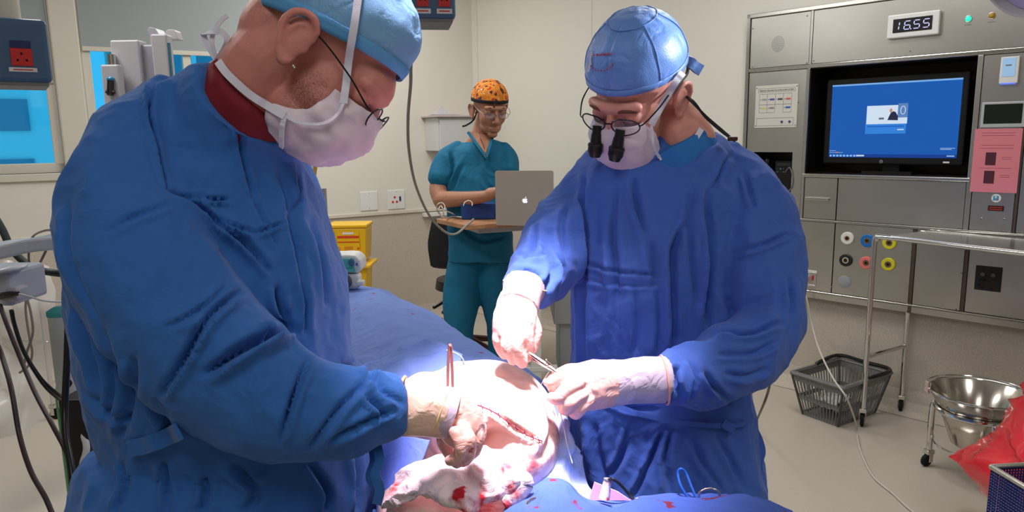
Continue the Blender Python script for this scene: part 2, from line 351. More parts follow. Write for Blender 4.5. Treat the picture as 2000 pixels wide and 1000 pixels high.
# carcass: sides and backs around the openings
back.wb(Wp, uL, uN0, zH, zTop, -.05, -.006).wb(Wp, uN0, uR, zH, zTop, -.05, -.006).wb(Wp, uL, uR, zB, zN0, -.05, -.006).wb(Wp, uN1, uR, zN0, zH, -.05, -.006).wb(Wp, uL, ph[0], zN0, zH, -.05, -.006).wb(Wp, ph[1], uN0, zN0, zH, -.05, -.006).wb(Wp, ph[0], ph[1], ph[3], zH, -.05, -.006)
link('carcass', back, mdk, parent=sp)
FW = .022
tri = MB()   # outer frame
tri.wb(Wp, uL, uL+FW, zB, zTop, -.05, .012).wb(Wp, uL, uR, zTop-FW, zTop, -.05, .012)
link('outer_frame', tri, steel_lt, parent=sp, bevel=.003)
tri = MB(); tri.wb(Wp, uL+FW, uR, zH-.008, zH+.012, -.004, .010); link('header_trim', tri, steel_lt, parent=sp, bevel=.003)
link('niche_sill', MB().wb(Wp, uN0-.01, uN1, zN0-.018, zN0, -.03, .014), steel_lt, parent=sp, bevel=.003)
link('middle_rail', MB().wb(Wp, uL+FW, uR, zM-.006, zM+.006, -.004, .009), steel_lt, parent=sp, bevel=.002)
link('bottom_rail', MB().wb(Wp, uL+FW, uR, zBt-.004, zBt+.004, -.004, .009), steel_lt, parent=sp, bevel=.002)
pan(uL+FW, uP1-.006, zH+.012, zTop-FW, 'speaker_panel'); pan(uP1+.006, uR, zH+.012, zTop-FW, 'header_panel')
link('panel_divider', MB().wb(Wp, uP1-.006, uP1+.006, zH+.01, zTop-FW, -.004, .005), steel, parent=sp)
zLc = zM
pan(uL+FW, uN0-.016, zLc+.006, zH-.008, 'alarm_column', hole=ph)
link('column_trim', MB().wb(Wp, uN0-.016, uN0, zM+.006, zH-.008, -.02, .008), steel_lt, parent=sp, bevel=.002)
uD = cz(1635, 390)[0]; mdark = mat('bluish_steel', (140, 152, 154), .38, 1, var=.08, vs=2)
pan(uN0, uD, zM+.006, zN0-.018, 'pull_out_front'); pan(uD, uN1-.012, zM+.006, zN0-.018, 'plain_panel')
h = MB(); a, zz = cz(1575, 387); b_, _ = cz(1620, 390); h.wb(Wp, a, b_, zz-.008, zz+.008, .003, .016); link('pull_handle', h, steel_lt, parent=sp, bevel=.003)
uG = cz(1627, 520)[0]; u2 = cz(1784, 530)[0]; u3 = cz(1885, 540)[0]
pan(uL+FW, uG, zBt+.004, zM-.006, 'socket_panel'); pan(uG, u2-.012, zBt+.004, zM-.006, 'gas_outlet_panel'); pan(u2+.004, u3-.008, zBt+.004, zM-.006, 'plain_panel'); pan(u3+.008, uR, zBt+.004, zM-.006, 'plain_panel')
brown = mat('brown_steel', (112, 98, 88), .4, .9)
link('panel_divider', MB().wb(Wp, u2-.012, u2+.004, zB, zM-.006, -.004, .006), brown, parent=sp); link('panel_divider', MB().wb(Wp, u3-.008, u3+.008, zBt, zM-.006, -.004, .006), brown, parent=sp)
pan(uL+FW, uR, zB, zBt-.004, 'bottom_strip')
uQ = cz(1992, 300)[0]
link('column_trim', MB().wb(Wp, uN1-.012, uN1+.010, zM+.006, zH-.008, -.02, .007), steel, parent=sp, bevel=.002)
pan(uN1+.010, uQ, zM+.006, zH-.008, 'control_column'); pan(uQ+.012, uR, zM+.006, zH-.008, 'plain_panel'); link('panel_divider', MB().wb(Wp, uQ, uQ+.012, zM, zH, -.004, .006), brown, parent=sp)
# niche
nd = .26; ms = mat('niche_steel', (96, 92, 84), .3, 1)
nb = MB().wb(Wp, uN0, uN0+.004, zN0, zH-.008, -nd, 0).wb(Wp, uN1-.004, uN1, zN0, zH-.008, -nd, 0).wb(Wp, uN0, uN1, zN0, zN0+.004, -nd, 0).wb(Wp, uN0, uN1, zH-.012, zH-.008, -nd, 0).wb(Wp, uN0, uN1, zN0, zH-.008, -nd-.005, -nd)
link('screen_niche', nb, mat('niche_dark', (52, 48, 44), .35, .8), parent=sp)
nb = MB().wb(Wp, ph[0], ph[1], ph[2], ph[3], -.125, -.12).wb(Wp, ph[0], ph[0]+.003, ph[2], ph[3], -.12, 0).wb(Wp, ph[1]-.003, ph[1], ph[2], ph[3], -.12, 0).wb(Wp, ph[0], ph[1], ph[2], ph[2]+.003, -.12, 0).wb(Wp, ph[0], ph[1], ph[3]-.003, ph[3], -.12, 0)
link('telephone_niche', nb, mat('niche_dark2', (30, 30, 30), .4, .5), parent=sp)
# screws
# wall opening behind the niches: the wall is thin there, so cut it by giving the niche its own recess
# speaker holes
su, sz = cz(1520, 86); sh = MB()
for r_ in range(0, 7):
    n_ = 1 if r_ == 0 else int(6*r_*.85)
    for k in range(n_):
        a = 2*math.pi*k/n_+r_*.3; sh.lathe(Wp.at(su+.0058*r_*math.cos(a), sz+.0068*r_*math.sin(a), .0028), [(.0017, 0), (.0017, .0006), (0, .0006)], (Wp.r, -np.array(UZ), Wp.n) if False else (Wp.r, np.array(UZ), -Wp.n), 6)
o = link('speaker_holes', sh, blackm, parent=sp); o['kind'] = 'stuff'
for v in o.data.vertices: v.co = v.co+Vector(Wp.n*.0012)
sc_ = MB()
for x, y in ((1471, 56), (1577, 31), (1576, 123), (1470, 131), (1590, 119), (1778, 100), (1560, 200), (1758, 590), (1772, 608), (1878, 533), (1868, 604), (1980, 623), (1570, 548), (1625, 560)):
    a, zz = cz(x, y); sc_.ell(Wp.at(a, zz, .004), (.004, .004, .002), (Wp.r, np.array(UZ), Wp.n), 8, 5)
link('screws', sc_, greyp, parent=sp)['kind'] = 'stuff'

# --- monitor in the niche
mo = -.16; Wm = Wall(WC.o+WC.n*(OF-.10), WC.r, WC.n)
def mz(x, y): return Wm.uz(x, y)
a0, z0 = mz(1606, 321); a1, z1 = mz(1893, 134); z0 = (mz(1606, 318)[1]+mz(1880, 326)[1])/2; z1 = (mz(1615, 157)[1]+mz(1893, 134)[1])/2; a0 = mz(1610, 240)[0]; a1 = mz(1888, 230)[0]
mon = thing('wall_monitor', 'black framed monitor with a bright blue desktop inside the steel niche', 'monitor', Wm.at((a0+a1)/2, z0, 0))
link('bezel', MB().wb(Wm, a0, a1, z0, z1, -.035, 0), black, parent=mon, bevel=.008)
s0 = mz(1622, 250)[0]; s1 = mz(1875, 230)[0]; t0 = z0+.036; t1 = z1-.034; SW = s1-s0; SH = t1-t0
def scrmat(nm, c, s=1.): return mat(nm, (5, 5, 5), .15, emit=s, ec=c)
sb = scrmat('screen_blue', (24, 88, 172), 1.0); link('screen', MB().wb(Wm, s0, s1, t0, t1, -.001, .0015), sb, parent=mon)
def sr(nm, fx0, fx1, fy0, fy1, c, lift=.0022, s=1.):   # rectangle shown on the screen, fractions from top-left
    return link(nm, MB().wb(Wm, s0+SW*fx0, s0+SW*fx1, t1-SH*fy1, t1-SH*fy0, .0012, lift), scrmat('scr_%d_%d_%d' % c, c, s), parent=mon)
sr('title_bar', 0, 1, 0, .022, (120, 170, 225)); sr('task_bar', 0, 1, .955, 1, (18, 60, 140)); sr('task_bar_light', .03, .27, .962, .99, (40, 110, 200), .0026)
for k in range(8): sr('task_icon', .01+k*.029, .024+k*.029, .965, .99, (150, 190, 235), .003)
sr('task_group', .235, .30, .964, .985, (190, 205, 225), .003); sr('clock_text', .93, .985, .965, .98, (150, 180, 220), .003)
sr('desktop_text', .005, .06, .905, .912, (140, 175, 225)); sr('desktop_text', .005, .12, .93, .938, (120, 165, 215)); sr('desktop_text', .88, .985, .87, .876, (170, 195, 235)); sr('desktop_text', .88, .96, .885, .891, (170, 195, 235)); sr('desktop_icon', .06, .08, .925, .94, (200, 120, 60), .003)
sr('video_frame', .30, .62, .305, .55, (205, 222, 240)); sr('video_pane', .545, .62, .285, .47, (90, 130, 185), .0028); sr('dialog', .295, .615, .55, .68, (50, 128, 215)); sr('dialog_line', .31, .60, .575, .59, (30, 95, 185), .0028); sr('dialog_button', .55, .60, .62, .635, (190, 210, 235), .003)
fg = MB(); ex, ey = Wm.r, np.array(UZ); oo = Wm.at(s0+SW*.505, t1-SH*.5, .003)
fg.prism(oo, ex, ey, [(-.022, 0), (.028, -.002), (.026, .02), (.014, .04), (.004, .044), (-.008, .036), (-.016, .018)], 0, .0006) if np.cross(ex, ey)@Wm.n > 0 else fg.prism(oo, ex, ey, [(-.022, 0), (.028, -.002), (.026, .02), (.014, .04), (.004, .044), (-.008, .036), (-.016, .018)], -.0006, 0)
link('video_figure', fg, scrmat('figd', (40, 44, 70)), parent=mon)
link('video_face', MB().ell(Wm.at(s0+SW*.492, t1-SH*.375, .003), (.007, .011, .0008), (Wm.r, np.array(UZ), Wm.n), 14, 8), scrmat('figf', (190, 140, 110)), parent=mon)
link('video_ring', MB().tube([Wm.at(s0+SW*.585+.011*math.cos(t), t1-SH*.375+.02*math.sin(t), .0034) for t in np.linspace(0, 6.28, 25)[:-1]], .0014, 5, closed=True), scrmat('figr', (215, 230, 240)), parent=mon)
link('video_tool', MB().wb(Wm, s0+SW*.40, s0+SW*.44, t1-SH*.49, t1-SH*.465, .001, .003), scrmat('figt', (90, 100, 120)), parent=mon)
u_, z_ = mz(1721, 317); mo_l = link('maker_badge', MB().lathe(Wm.at(u_, z0+.016, .0005), [(.009, 0), (.009, .002), (0, .002)], (Wm.r, np.array(UZ), Wm.n), 20), greyp, parent=mon, label='small round grey badge')
V, Fc = txt('hp', Wm.at(u_, z0+.012, .003), Wm.r, UZ, .007, align='CENTER'); link('badge_letters', (V, Fc), black, parent=mo_l)
u_, _ = mz(1848, 317); link('model_tag', MB().wb(Wm, u_-.014, u_+.014, z0+.012, z0+.020, 0, .002), white, parent=mon)
link('monitor_stand', MB().wb(Wm, (a0+a1)/2-.12, (a0+a1)/2+.12, zN0+.004, zN0+.016, -.1, .02).wb(Wm, (a0+a1)/2-.04, (a0+a1)/2+.04, zN0+.01, z0+.05, -.09, -.05), black, parent=mon)

# --- clock
a0, zz0 = cz(1735, 78); a1, _ = cz(1838, 50); zz0 = cz(1735, 79)[1]; zz1 = cz(1735, 33)[1]
zz0 = (cz(1735, 79)[1]+cz(1835, 66)[1])/2; zz1 = (cz(1740, 32)[1]+cz(1836, 20)[1])/2
ck = thing('digital_clock', 'white framed digital wall clock reading 16.55', 'clock', Wp.at((a0+a1)/2, zz0, .003))
link('housing', MB().wb(Wp, a0, a1, zz0, zz1, .003, .03), white, parent=ck, bevel=.006)
b0 = cz(1745, 55)[0]; b1 = cz(1825, 50)[0]; y0 = zz0+.025; y1 = zz1-.022
b0, b1 = a0+(a1-a0)*.12, a0+(a1-a0)*.87
link('display', MB().wb(Wp, b0, b1, y0, y1, .029, .032), black, parent=ck)
seg = scrmat('led_white', (205, 205, 255), 1.2)
def digit(n, u, wd, z0_, ht, parent):
    S = {'1': 'bc', '6': 'afgedc', '5': 'afgcd'}[n]; th = .0042; sl_ = .12; mb = MB(); zt = z0_+ht; zm = z0_+ht/2
    def pt(a, b_): return Wp.at(u+a*wd+(b_-z0_)*sl_, b_, .0335)
    E_ = {'a': ((.1, zt), (.9, zt)), 'g': ((.1, zm), (.9, zm)), 'd': ((.1, z0_), (.9, z0_)), 'f': ((0, zt-.003), (0, zm+.003)), 'b': ((1, zt-.003), (1, zm+.003)), 'e': ((0, zm-.003), (0, z0_+.003)), 'c': ((1, zm-.003), (1, z0_+.003))}
    for q in S: A, B = E_[q]; mb.tube([pt(*A), pt(*B)], th/2, 6)
    return link('digit', mb, seg, parent=parent)
dw = (b1-b0)/5.0
for n, k in (('1', -.15), ('6', 1.3), ('5', 2.5), ('5', 3.7)): digit(n, b0+dw*k+dw*.15, dw*.75, y0+.012, (y1-y0)-.026, ck)
link('decimal_point', MB().ell(Wp.at(b0+dw*2.36, y0+.012, .0335), (.003, .003, .001), (Wp.r, np.array(UZ), Wp.n), 8, 5), seg, parent=ck)
# --- indicator lamps
for x, y, c, e, l in ((1892, 37, (40, 225, 190), 1.1, 'round green lit indicator lamp on the steel header panel'), (1938, 31, (178, 138, 40), 0, 'round amber unlit indicator lamp right of the green one')):
    a, zz = cz(x, y); t = thing('indicator_lamp', l, 'indicator lamp', Wp.at(a, zz-.012, .003), 'indicator lamps')
    link('lens', MB().ell(Wp.at(a, zz, .004), (.0125, .0125, .009), (Wp.r, np.array(UZ), Wp.n), 18, 10), mat('lens_%d' % c[0], c, .25, emit=e*.8, ec=c), parent=t, smooth=True)
    link('bezel_ring', MB().tube([Wp.at(a+.014*math.cos(q), zz+.014*math.sin(q), .004) for q in np.linspace(0, 6.28, 21)[:-1]], .002, 6, closed=True), steel_lt, parent=t, smooth=True)
    link('caption', MB().wb(Wp, a-.014, a+.014, zz-.028, zz-.0255, .003, .0037), greyp, parent=t)
# --- alarm board
a0 = cz(1476, 210)[0]; a1 = cz(1559, 200)[0]; z0 = (cz(1470, 250)[1]+cz(1555, 249)[1])/2; z1 = (cz(1482, 169)[1]+cz(1560, 163)[1])/2
al = thing('gas_alarm_board', 'white medical gas and vacuum alarm board with rows of small labels', 'alarm board', Wp.at((a0+a1)/2, z0, .003))
mwb = mat('alarm_board_face', (206, 202, 192), .4)
link('face_plate', MB().wb(Wp, a0, a1, z0, z1, .003, .008), mwb, parent=al, bevel=.002)
BW, BH = a1-a0, z1-z0
def ap(fx, fy, o=.0085): return Wp.at(a0+BW*fx, z1-BH*fy, o)
V, Fc = txt('MEDICAL GAS AND VACUUM ALARM SYSTEM', ap(.10, .135), Wp.r, UZ, .0078); s_ = (BW*.78)/((V-V[0])@Wp.r).max() if True else 1
c_ = ap(.10, .135); V = c_+(V-c_)*1.0; wdt = ((V-c_)@Wp.r).max(); V = V-np.outer((V-c_)@Wp.r, Wp.r)*(1-BW*.8/wdt); link('title_lettering', (V, Fc), black, parent=al)
ln = MB()
def rect(fx0, fx1, fy0, fy1):
    for p_, q_ in (((fx0, fy0), (fx1, fy0)), ((fx1, fy0), (fx1, fy1)), ((fx1, fy1), (fx0, fy1)), ((fx0, fy1), (fx0, fy0))): ln.tube([ap(*p_), ap(*q_)], .0007, 4)
rect(.07, .93, .07, .155)
for k in range(4): rect(.10+k*.19, .29+k*.19, .2, .45)
for k in (0, 1, 3): rect(.10+k*.19, .29+k*.19, .45, .64)
rect(.05, .92, .77, .95); link('ruled_boxes', ln, greyp, parent=al)
cl = [(150, 150, 150), (60, 80, 170), (70, 70, 70), (200, 90, 90), (210, 200, 110), (130, 130, 130), None, (30, 90, 170)]
for k in range(8):
    if cl[k] is None: continue
    i, j = k % 4, k//4; c_ = ap(.13+i*.19, .33+j*.2)
    link('status_led', MB().ell(c_, (.0022, .0022, .002), (Wp.r, np.array(UZ), Wp.n), 8, 5), black, parent=al)
    link('gas_label', MB().wb(Wp, a0+BW*(.16+i*.19), a0+BW*(.27+i*.19), z1-BH*(.35+j*.2), z1-BH*(.31+j*.2), .008, .009), mat('gl%d' % k, cl[k], .5), parent=al)
for fx in (.66, .84):
    link('push_button', MB().lathe(ap(fx, .86), [(.006, 0), (.006, .005), (.004, .006), (0, .006)], (Wp.r, np.array(UZ), Wp.n), 16), mat('blue_button', (30, 70, 130), .3), parent=al, smooth='auto')
sc_ = MB()
for fx, fy in ((.03, .05), (.97, .05), (.97, .95), (.03, .95)): sc_.ell(ap(fx, fy), (.003, .003, .0015), (Wp.r, np.array(UZ), Wp.n), 8, 5)
link('screws', sc_, black, parent=al)['kind'] = 'stuff'
# --- telephone
Wt = Wall(WC.o+WC.n*(OF-.07), WC.r, WC.n)
a0 = ph[0]+.02; a1 = ph[1]-.02; z0 = ph[2]+.003; z1 = ph[3]-.05
tp_ = thing('desk_telephone', 'black desk telephone with a red light inside the small steel niche', 'telephone', Wt.at((a0+a1)/2, z0, 0))
link('base', MB().wb(Wt, a0+.07, a1, z0, z1, -.03, 0), mat('phone_black', (26, 27, 30), .4), parent=tp_, bevel=.006)
link('handset', MB().tube([Wt.at(a0+.035, z0+.01, .012), Wt.at(a0+.03, z0+.09, .024), Wt.at(a0+.035, z1, .012)], [.02, .012, .02], 12, n=12, round_=True), black, parent=tp_, smooth=True)
for r_ in range(5):
    for c_ in range(3): link('key', MB().wb(Wt, a0+.085+c_*.018, a0+.095+c_*.018, z1-.05-r_*.019, z1-.042-r_*.019, 0, .003), greyp if (r_+c_) % 2 else mat('key_dark', (60, 62, 66), .5), parent=tp_)
link('display', MB().wb(Wt, a0+.085, a1-.02, z1-.028, z1-.012, 0, .002), mat('phone_lcd', (70, 76, 74), .2), parent=tp_)
link('message_light', MB().ell(Wt.at(a0+.09, z0+.03, .002), (.004, .004, .003), (Wt.r, np.array(UZ), Wt.n), 8, 6), mat('red_led', (230, 40, 40), .3, emit=1.5, ec=(255, 40, 40)), parent=tp_)
link('paper_label', MB().wb(Wt, a1-.045, a1-.022, z0+.03, z0+.10, 0, .002), white, parent=tp_)
link('telephone_cord', MB().tube([Wt.at(a1-.05, z0+.06, .01), Wt.at(a1-.03, z0+.11, .05), Wt.at(a1+.01, z0+.15, .08), Wt.at(a1+.03, z0+.09, .08), Wt.at(a1+.025, z0+.04, .078), Wt.at(a1+.0, z0+.01, .078)], .0025, 6, n=24), greyp, parent=tp_, smooth=True)
# --- right column: thermostat, dark display, pink notice, sticker, plaques, key switches
a0 = cz(1955, 135)[0]; a1 = cz(1992, 130)[0]; z0 = cz(1975, 163)[1]; z1 = cz(1975, 111)[1]
t = thing('wall_thermostat', 'white touch thermostat with a pale blue face at the top of the right column', 'thermostat', Wp.at((a0+a1)/2, z0, .003))
link('body', MB().wb(Wp, a0, a1, z0, z1, .003, .018), white, parent=t, bevel=.003); link('face', MB().wb(Wp, a0+.008, a1-.012, z0+.03, z1-.006, .017, .0195), mat('thermo_face', (150, 185, 215), .2, emit=.35, ec=(150, 190, 235)), parent=t)
link('reading', MB().wb(Wp, (a0+a1)/2-.014, (a0+a1)/2+.008, (z0+z1)/2+.018, (z0+z1)/2+.024, .018, .0198), greyp, parent=t)
link('blue_glow_strip', MB().wb(Wp, a0+.006, a1-.01, z0-.002, z0+.003, .005, .018), scrmat('blue_strip', (90, 120, 255), 1.5), parent=t)
a0 = cz(1917, 225)[0]; a1 = uQ-.002+.02; z0 = cz(1955, 249)[1]; z1 = cz(1955, 199)[1]
t = thing('control_display', 'grey framed dark display panel above the pink notice', 'display', Wp.at((a0+a1)/2, z0, .003))
link('frame', MB().wb(Wp, a0, a1, z0, z1, .003, .012), mat('silver_plastic', (176, 180, 182), .4), parent=t, bevel=.003); link('display_glass', MB().wb(Wp, a0+.012, a1-.022, z0+.018, z1-.01, .011, .0135), mat('dark_glass', (30, 36, 34), .15), parent=t)
a0 = cz(1900, 310)[0]+.001; a1 = uQ+.004; z0 = cz(1950, 376)[1]; z1 = cz(1955, 251)[1]
t = thing('pink_notice', 'pink laminated notice with two small dark photographs', 'notice', Wp.at((a0+a1)/2, z0, .003))
link('sheet', MB().wb(Wp, a0, a1, z0, z1, .0075, .0085), mat('pink_paper', (222, 132, 144), .18, coat=.5), parent=t)
NW, NH = a1-a0, z1-z0
for fy in (.47, .76): link('photograph', MB().wb(Wp, a0+NW*.28, a0+NW*.5, z1-NH*(fy+.10), z1-NH*(fy-.10), .008, .0095), mat('photo_dark', (84, 44, 56), .3), parent=t)
lm = mat('pink_ink', (160, 84, 98), .6)
for fx, fy in ((.5, .07), (.5, .11), (.5, .26), (.5, .31), (.72, .45), (.72, .48), (.5, .62), (.72, .73), (.72, .76)):
    lw = NW*(.7 if fx == .5 else .2); link('line_of_text', MB().wb(Wp, a0+NW*fx-lw/2, a0+NW*fx+lw/2, z1-NH*fy, z1-NH*fy+.002, .008, .0089), lm, parent=t)
a, zz = cz(1946, 387); st = link('round_sticker', MB().lathe(Wp.at(a, zz, .003), [(.019, 0), (.019, .001), (0, .001)], (Wp.r, np.array(UZ), Wp.n), 24), white, label='round white sticker with a blue picture under the pink notice', catg='sticker')
link('printed_picture', MB().wb(Wp, a-.012, a+.010, zz-.011, zz+.011, .0035, .0047), mat('sticker_blue', (70, 150, 190), .5), parent=st); link('printed_spot', MB().wb(Wp, a-.005, a+.002, zz+.001, zz+.009, .0045, .0052), white, parent=st); link('printed_spot', MB().wb(Wp, a+.004, a+.010, zz-.009, zz-.003, .0045, .0052), mat('sticker_pink', (190, 60, 110), .5), parent=st)
a0, zz = cz(1930, 406); a1, _ = cz(1961, 409)
st = link('engraved_plaque', MB().wb(Wp, a0, a1, zz-.012, zz+.012, .003, .006), mat('plaque', (52, 22, 18), .4), label='small dark plaque with red lettering below the round sticker', catg='plaque')
for q in (.004, -.005): link('lettering', MB().wb(Wp, a0+.006, a1-.006, zz+q-.002, zz+q+.002, .005, .0067), mat('plaque_red', (170, 50, 40), .5), parent=st)
for x, y, l in ((1918, 427, 'left'), (1962, 428, 'right')):
    a, zz = cz(x, y); st = link('key_switch', MB().lathe(Wp.at(a, zz, .003), [(.006, 0), (.006, .005), (.004, .009), (0, .009)], (Wp.r, np.array(UZ), Wp.n), 16), steel_lt, label='small chrome key switch, the %s of the pair below the dark plaque' % l, catg='switch', group='key switches', smooth='auto')
    link('caption', MB().wb(Wp, a-.009, a+.009, zz-.024, zz-.021, .003, .0037), greyp, parent=st)
# --- gas outlets
gas = [(1656, 465, (225, 223, 216), 'white', 'top left of the gas panel'), (1695, 470, (20, 110, 190), 'blue', 'between the white and upper yellow one'), (1738, 474, (214, 206, 40), 'yellow', 'upper of the two yellow ones'), (1653, 508, (32, 32, 32), 'black', 'below the white one'), (1693, 513, (232, 120, 112), 'salmon pink', 'below the blue one'), (1736, 516, (214, 206, 40), 'yellow', 'lower of the two yellow ones'), (1650, 550, (150, 156, 160), 'grey blank', 'below the black one')]
for k, (x, y, c, nm, wh) in enumerate(gas):
    a, zz = cz(x, y); t = thing('gas_outlet', 'round %s medical gas outlet, %s' % (nm, wh), 'gas outlet', Wp.at(a, zz-.033, .003), 'gas outlets on the steel panel')
    R_ = .033; mc = mat('gas_%s_%d' % (nm.split()[0], k), c, .45); ax = (Wp.r, np.array(UZ), Wp.n)
    if k == 6: link('blanking_disc', MB().lathe(Wp.at(a, zz, .003), [(R_, 0), (R_, .003), (R_-.004, .005), (0, .005)], ax, 32), mc, parent=t, smooth='auto'); continue
    link('coloured_ring', MB().lathe(Wp.at(a, zz, .003), [(R_, 0), (R_, .008), (R_-.003, .011), (.017, .011), (.015, .006), (0, .006)], ax, 32), mc, parent=t, smooth='auto')
    link('inner_collar', MB().tube([Wp.at(a+.014*math.cos(q), zz+.014*math.sin(q), .012) for q in np.linspace(0, 6.28, 25)[:-1]], .0025, 6, closed=True), white if k in (0, 3) else greyp, parent=t, smooth=True)
    link('brass_socket', MB().lathe(Wp.at(a, zz, .006), [(.011, 0), (.011, .009), (.006, .009), (.006, .004), (0, .004)], ax, 20), mat('brass', (150, 110, 60), .3, .9), parent=t, smooth='auto')
    link('socket_bore', MB().lathe(Wp.at(a, zz, .0101), [(.0055, 0), (.0055, .001), (0, .001)], ax, 12), blackm, parent=t)
# --- dark outlet plate, right
a0 = cz(1905, 540)[0]; a1 = cz(1957, 545)[0]; z0 = cz(1930, 568)[1]; z1 = cz(1932, 520)[1]
t = thing('socket_plate', 'square black connector plate on the lower right steel panel', 'socket plate', Wp.at((a0+a1)/2, z0, .003))
link('plate', MB().wb(Wp, a0, a1, z0, z1, .003, .007), mat('plate_black', (34, 36, 32), .5), parent=t, bevel=.002)
for fx, fz, r_ in ((.28, .66, .009), (.68, .66, .009), (.2, .42, .007), (.36, .42, .007), (.2, .22, .006), (.3, .12, .005), (.28, .85, .003), (.66, .85, .003), (.66, .1, .003)):
    link('connector', MB().lathe(Wp.at(a0+(a1-a0)*fx, z0+(z1-z0)*fz, .007), [(r_, 0), (r_, .004), (r_*.6, .004), (r_*.5, .001), (0, .001)], (Wp.r, np.array(UZ), Wp.n), 14), greyp if r_ > .008 else black, parent=t)
# --- mains socket with plug
a, zz = cz(1578, 541); a0 = cz(1566, 541)[0]; a1 = cz(1594, 541)[0]
t = thing('mains_socket', 'steel mains socket plate with a red rocker switch and plug labels', 'socket', Wp.at(a, zz-.03, .003))
link('plate', MB().wb(Wp, a0-.008, a1+.004, zz-.03, zz+.03, .003, .006), steel, parent=t, bevel=.002); ua, _ = cz(1588, 541)
link('red_switch', MB().wb(Wp, ua-.004, ua+.005, zz-.014, zz+.014, .005, .011), mat('switch_red', (200, 40, 44), .35), parent=t, bevel=.002)
link('label_strip', MB().wb(Wp, a0-.005, a1+.004, zz+.032, zz+.041, .003, .0045), white, parent=t); link('label_strip', MB().wb(Wp, a0-.005, a1-.004, zz-.046, zz-.037, .003, .0045), white, parent=t)
um, zm_ = cz(1575, 540)
pl = thing('power_lead', 'white mains plug and cable trailing from the steel panel across the floor', 'cable', G(1676, 850))
link('plug', MB().tube([Wp.at(um, zm_, .006), Wp.at(um, zm_, .03), Wp.at(um, zm_-.002, .045)], [.019, .019, .011], 14, round_=True), white, parent=pl, smooth=True)
g = lambda x, y, z=.006: G(x, y, z)
pts = [Wp.at(um, zm_-.004, .045), WC.px(1577, 590, .10), WC.px(1590, 650, .12), P(1603, 690, 3.6), P(1628, 740, 3.4), P(1655, 780, 3.3), g(1674, 835), g(1675, 855), g(1682, 885), g(1705, 930), g(1745, 965), g(1790, 1005), g(1900, 1080)]
link('cable', MB().tube(pts, .0042, 8, n=110), mat('white_cable', (205, 200, 190), .45), parent=pl, smooth=True)
# ============================================================ THINGS ROUND THE ROOM
def sm(name, mb, m, parent=None, **k): return link(name, mb, m, parent=parent, smooth='auto', **k)
AX3 = np.eye(3)
def castor(parent, p, r=.035, yaw=0.):
    d = np.array([math.cos(yaw), math.sin(yaw), 0]); s_ = np.array([-d[1], d[0], 0]); p = np.array(p, float); p = np.array([p[0], p[1], 0])
    c = link('castor', MB().box(p+np.array([0, 0, r*2+.012]), (.035, .03, .02), (d, s_, UZ)).box(p+s_*.014+np.array([0, 0, r*1.5]), (.02, .003, r*1.4), (d, s_, UZ)).box(p-s_*.014+np.array([0, 0, r*1.5]), (.02, .003, r*1.4), (d, s_, UZ)), steel_lt, parent=parent, bevel=.002)
    BASE[c.name] = wbase(parent)
    sm('wheel', MB().lathe(p-s_*.009+d*.01+np.array([0, 0, r]), [(r*.3, 0), (r*.8, 0), (r, .004), (r, .014), (r*.8, .018), (r*.3, .018)], (d, np.array(UZ), s_), 20), blackm, parent=c)
# ---- pendant console heads, hung from the ceiling
m_pend = mat('slate_blue_enamel', (72, 102, 132), .35, bump=.03, bs=90); m_redp = mat('red_socket_face', (206, 42, 34), .4); m_bluep = mat('navy_insert', (26, 42, 96), .4)
def pendant(lab, c, w_, dp, h_, yaw, panels):
    c = np.array(c); r_ = np.array([math.cos(yaw), math.sin(yaw), 0]); n_ = np.array([r_[1], -r_[0], 0]); A = (r_, n_, np.array(UZ))
    t = thing('ceiling_pendant', lab, 'pendant', (c[0], c[1], c[2]-h_/2), 'ceiling pendants')
    link('housing', MB().box(c, (w_, dp, h_), A), m_pend, parent=t, bevel=.012)
    link('underside_plate', MB().box(c-np.array([0, 0, h_/2+.003]), (w_*.9, dp*.9, .012), A), greyp, parent=t)
    sm('ceiling_column', MB().tube([c-n_*dp*.1+np.array([0, 0, h_/2-.01]), c-n_*dp*.1+np.array([0, 0, HC-c[2]])], .05, 20), m_trim, parent=t)
    for (x, z_, pw, phh) in panels:
        o = c+n_*(dp/2+.001)+r_*x+np.array([0, 0, z_])
        s_ = link('socket_face', MB().box(o, (pw, .004, phh), A), m_redp, parent=t, bevel=.001)
        link('navy_top', MB().box(o+np.array([0, 0, phh*.72]), (pw*.96, .004, phh*.42), A), m_bluep, parent=s_)
        for a, b_ in ((0, .2), (-.2, -.18), (.22, -.18)): sm('socket_hole', MB().lathe(o+n_*.002+r_*pw*a+np.array([0, 0, phh*b_]), [(.003, 0), (.003, .001), (0, .001)], (r_, np.array(UZ), n_), 10), blackm, parent=s_)
        lb = link('label_strip', MB().box(o-np.array([0, 0, phh*.72]), (pw*1.3, .003, phh*.24), A), white, parent=s_)
        link('lettering', MB().box(o+n_*.0018-np.array([0, 0, phh*.72]), (pw*.9, .0008, phh*.06), A), m_redp, parent=s_)
    return t
pendant('slate blue ceiling pendant box with a red socket panel beside the left window', P(8, 104, 1.95), .20, .20, .165, .62, [(.035, -.018, .048, .045)])
pendant('slate blue ceiling pendant box with three red socket panels above the light blue cap', P(822, -26, 2.25), .20, .18, .22, .16, [(-.065, -.045, .036, .06), (.0, -.045, .036, .06), (.065, -.045, .036, .06)])
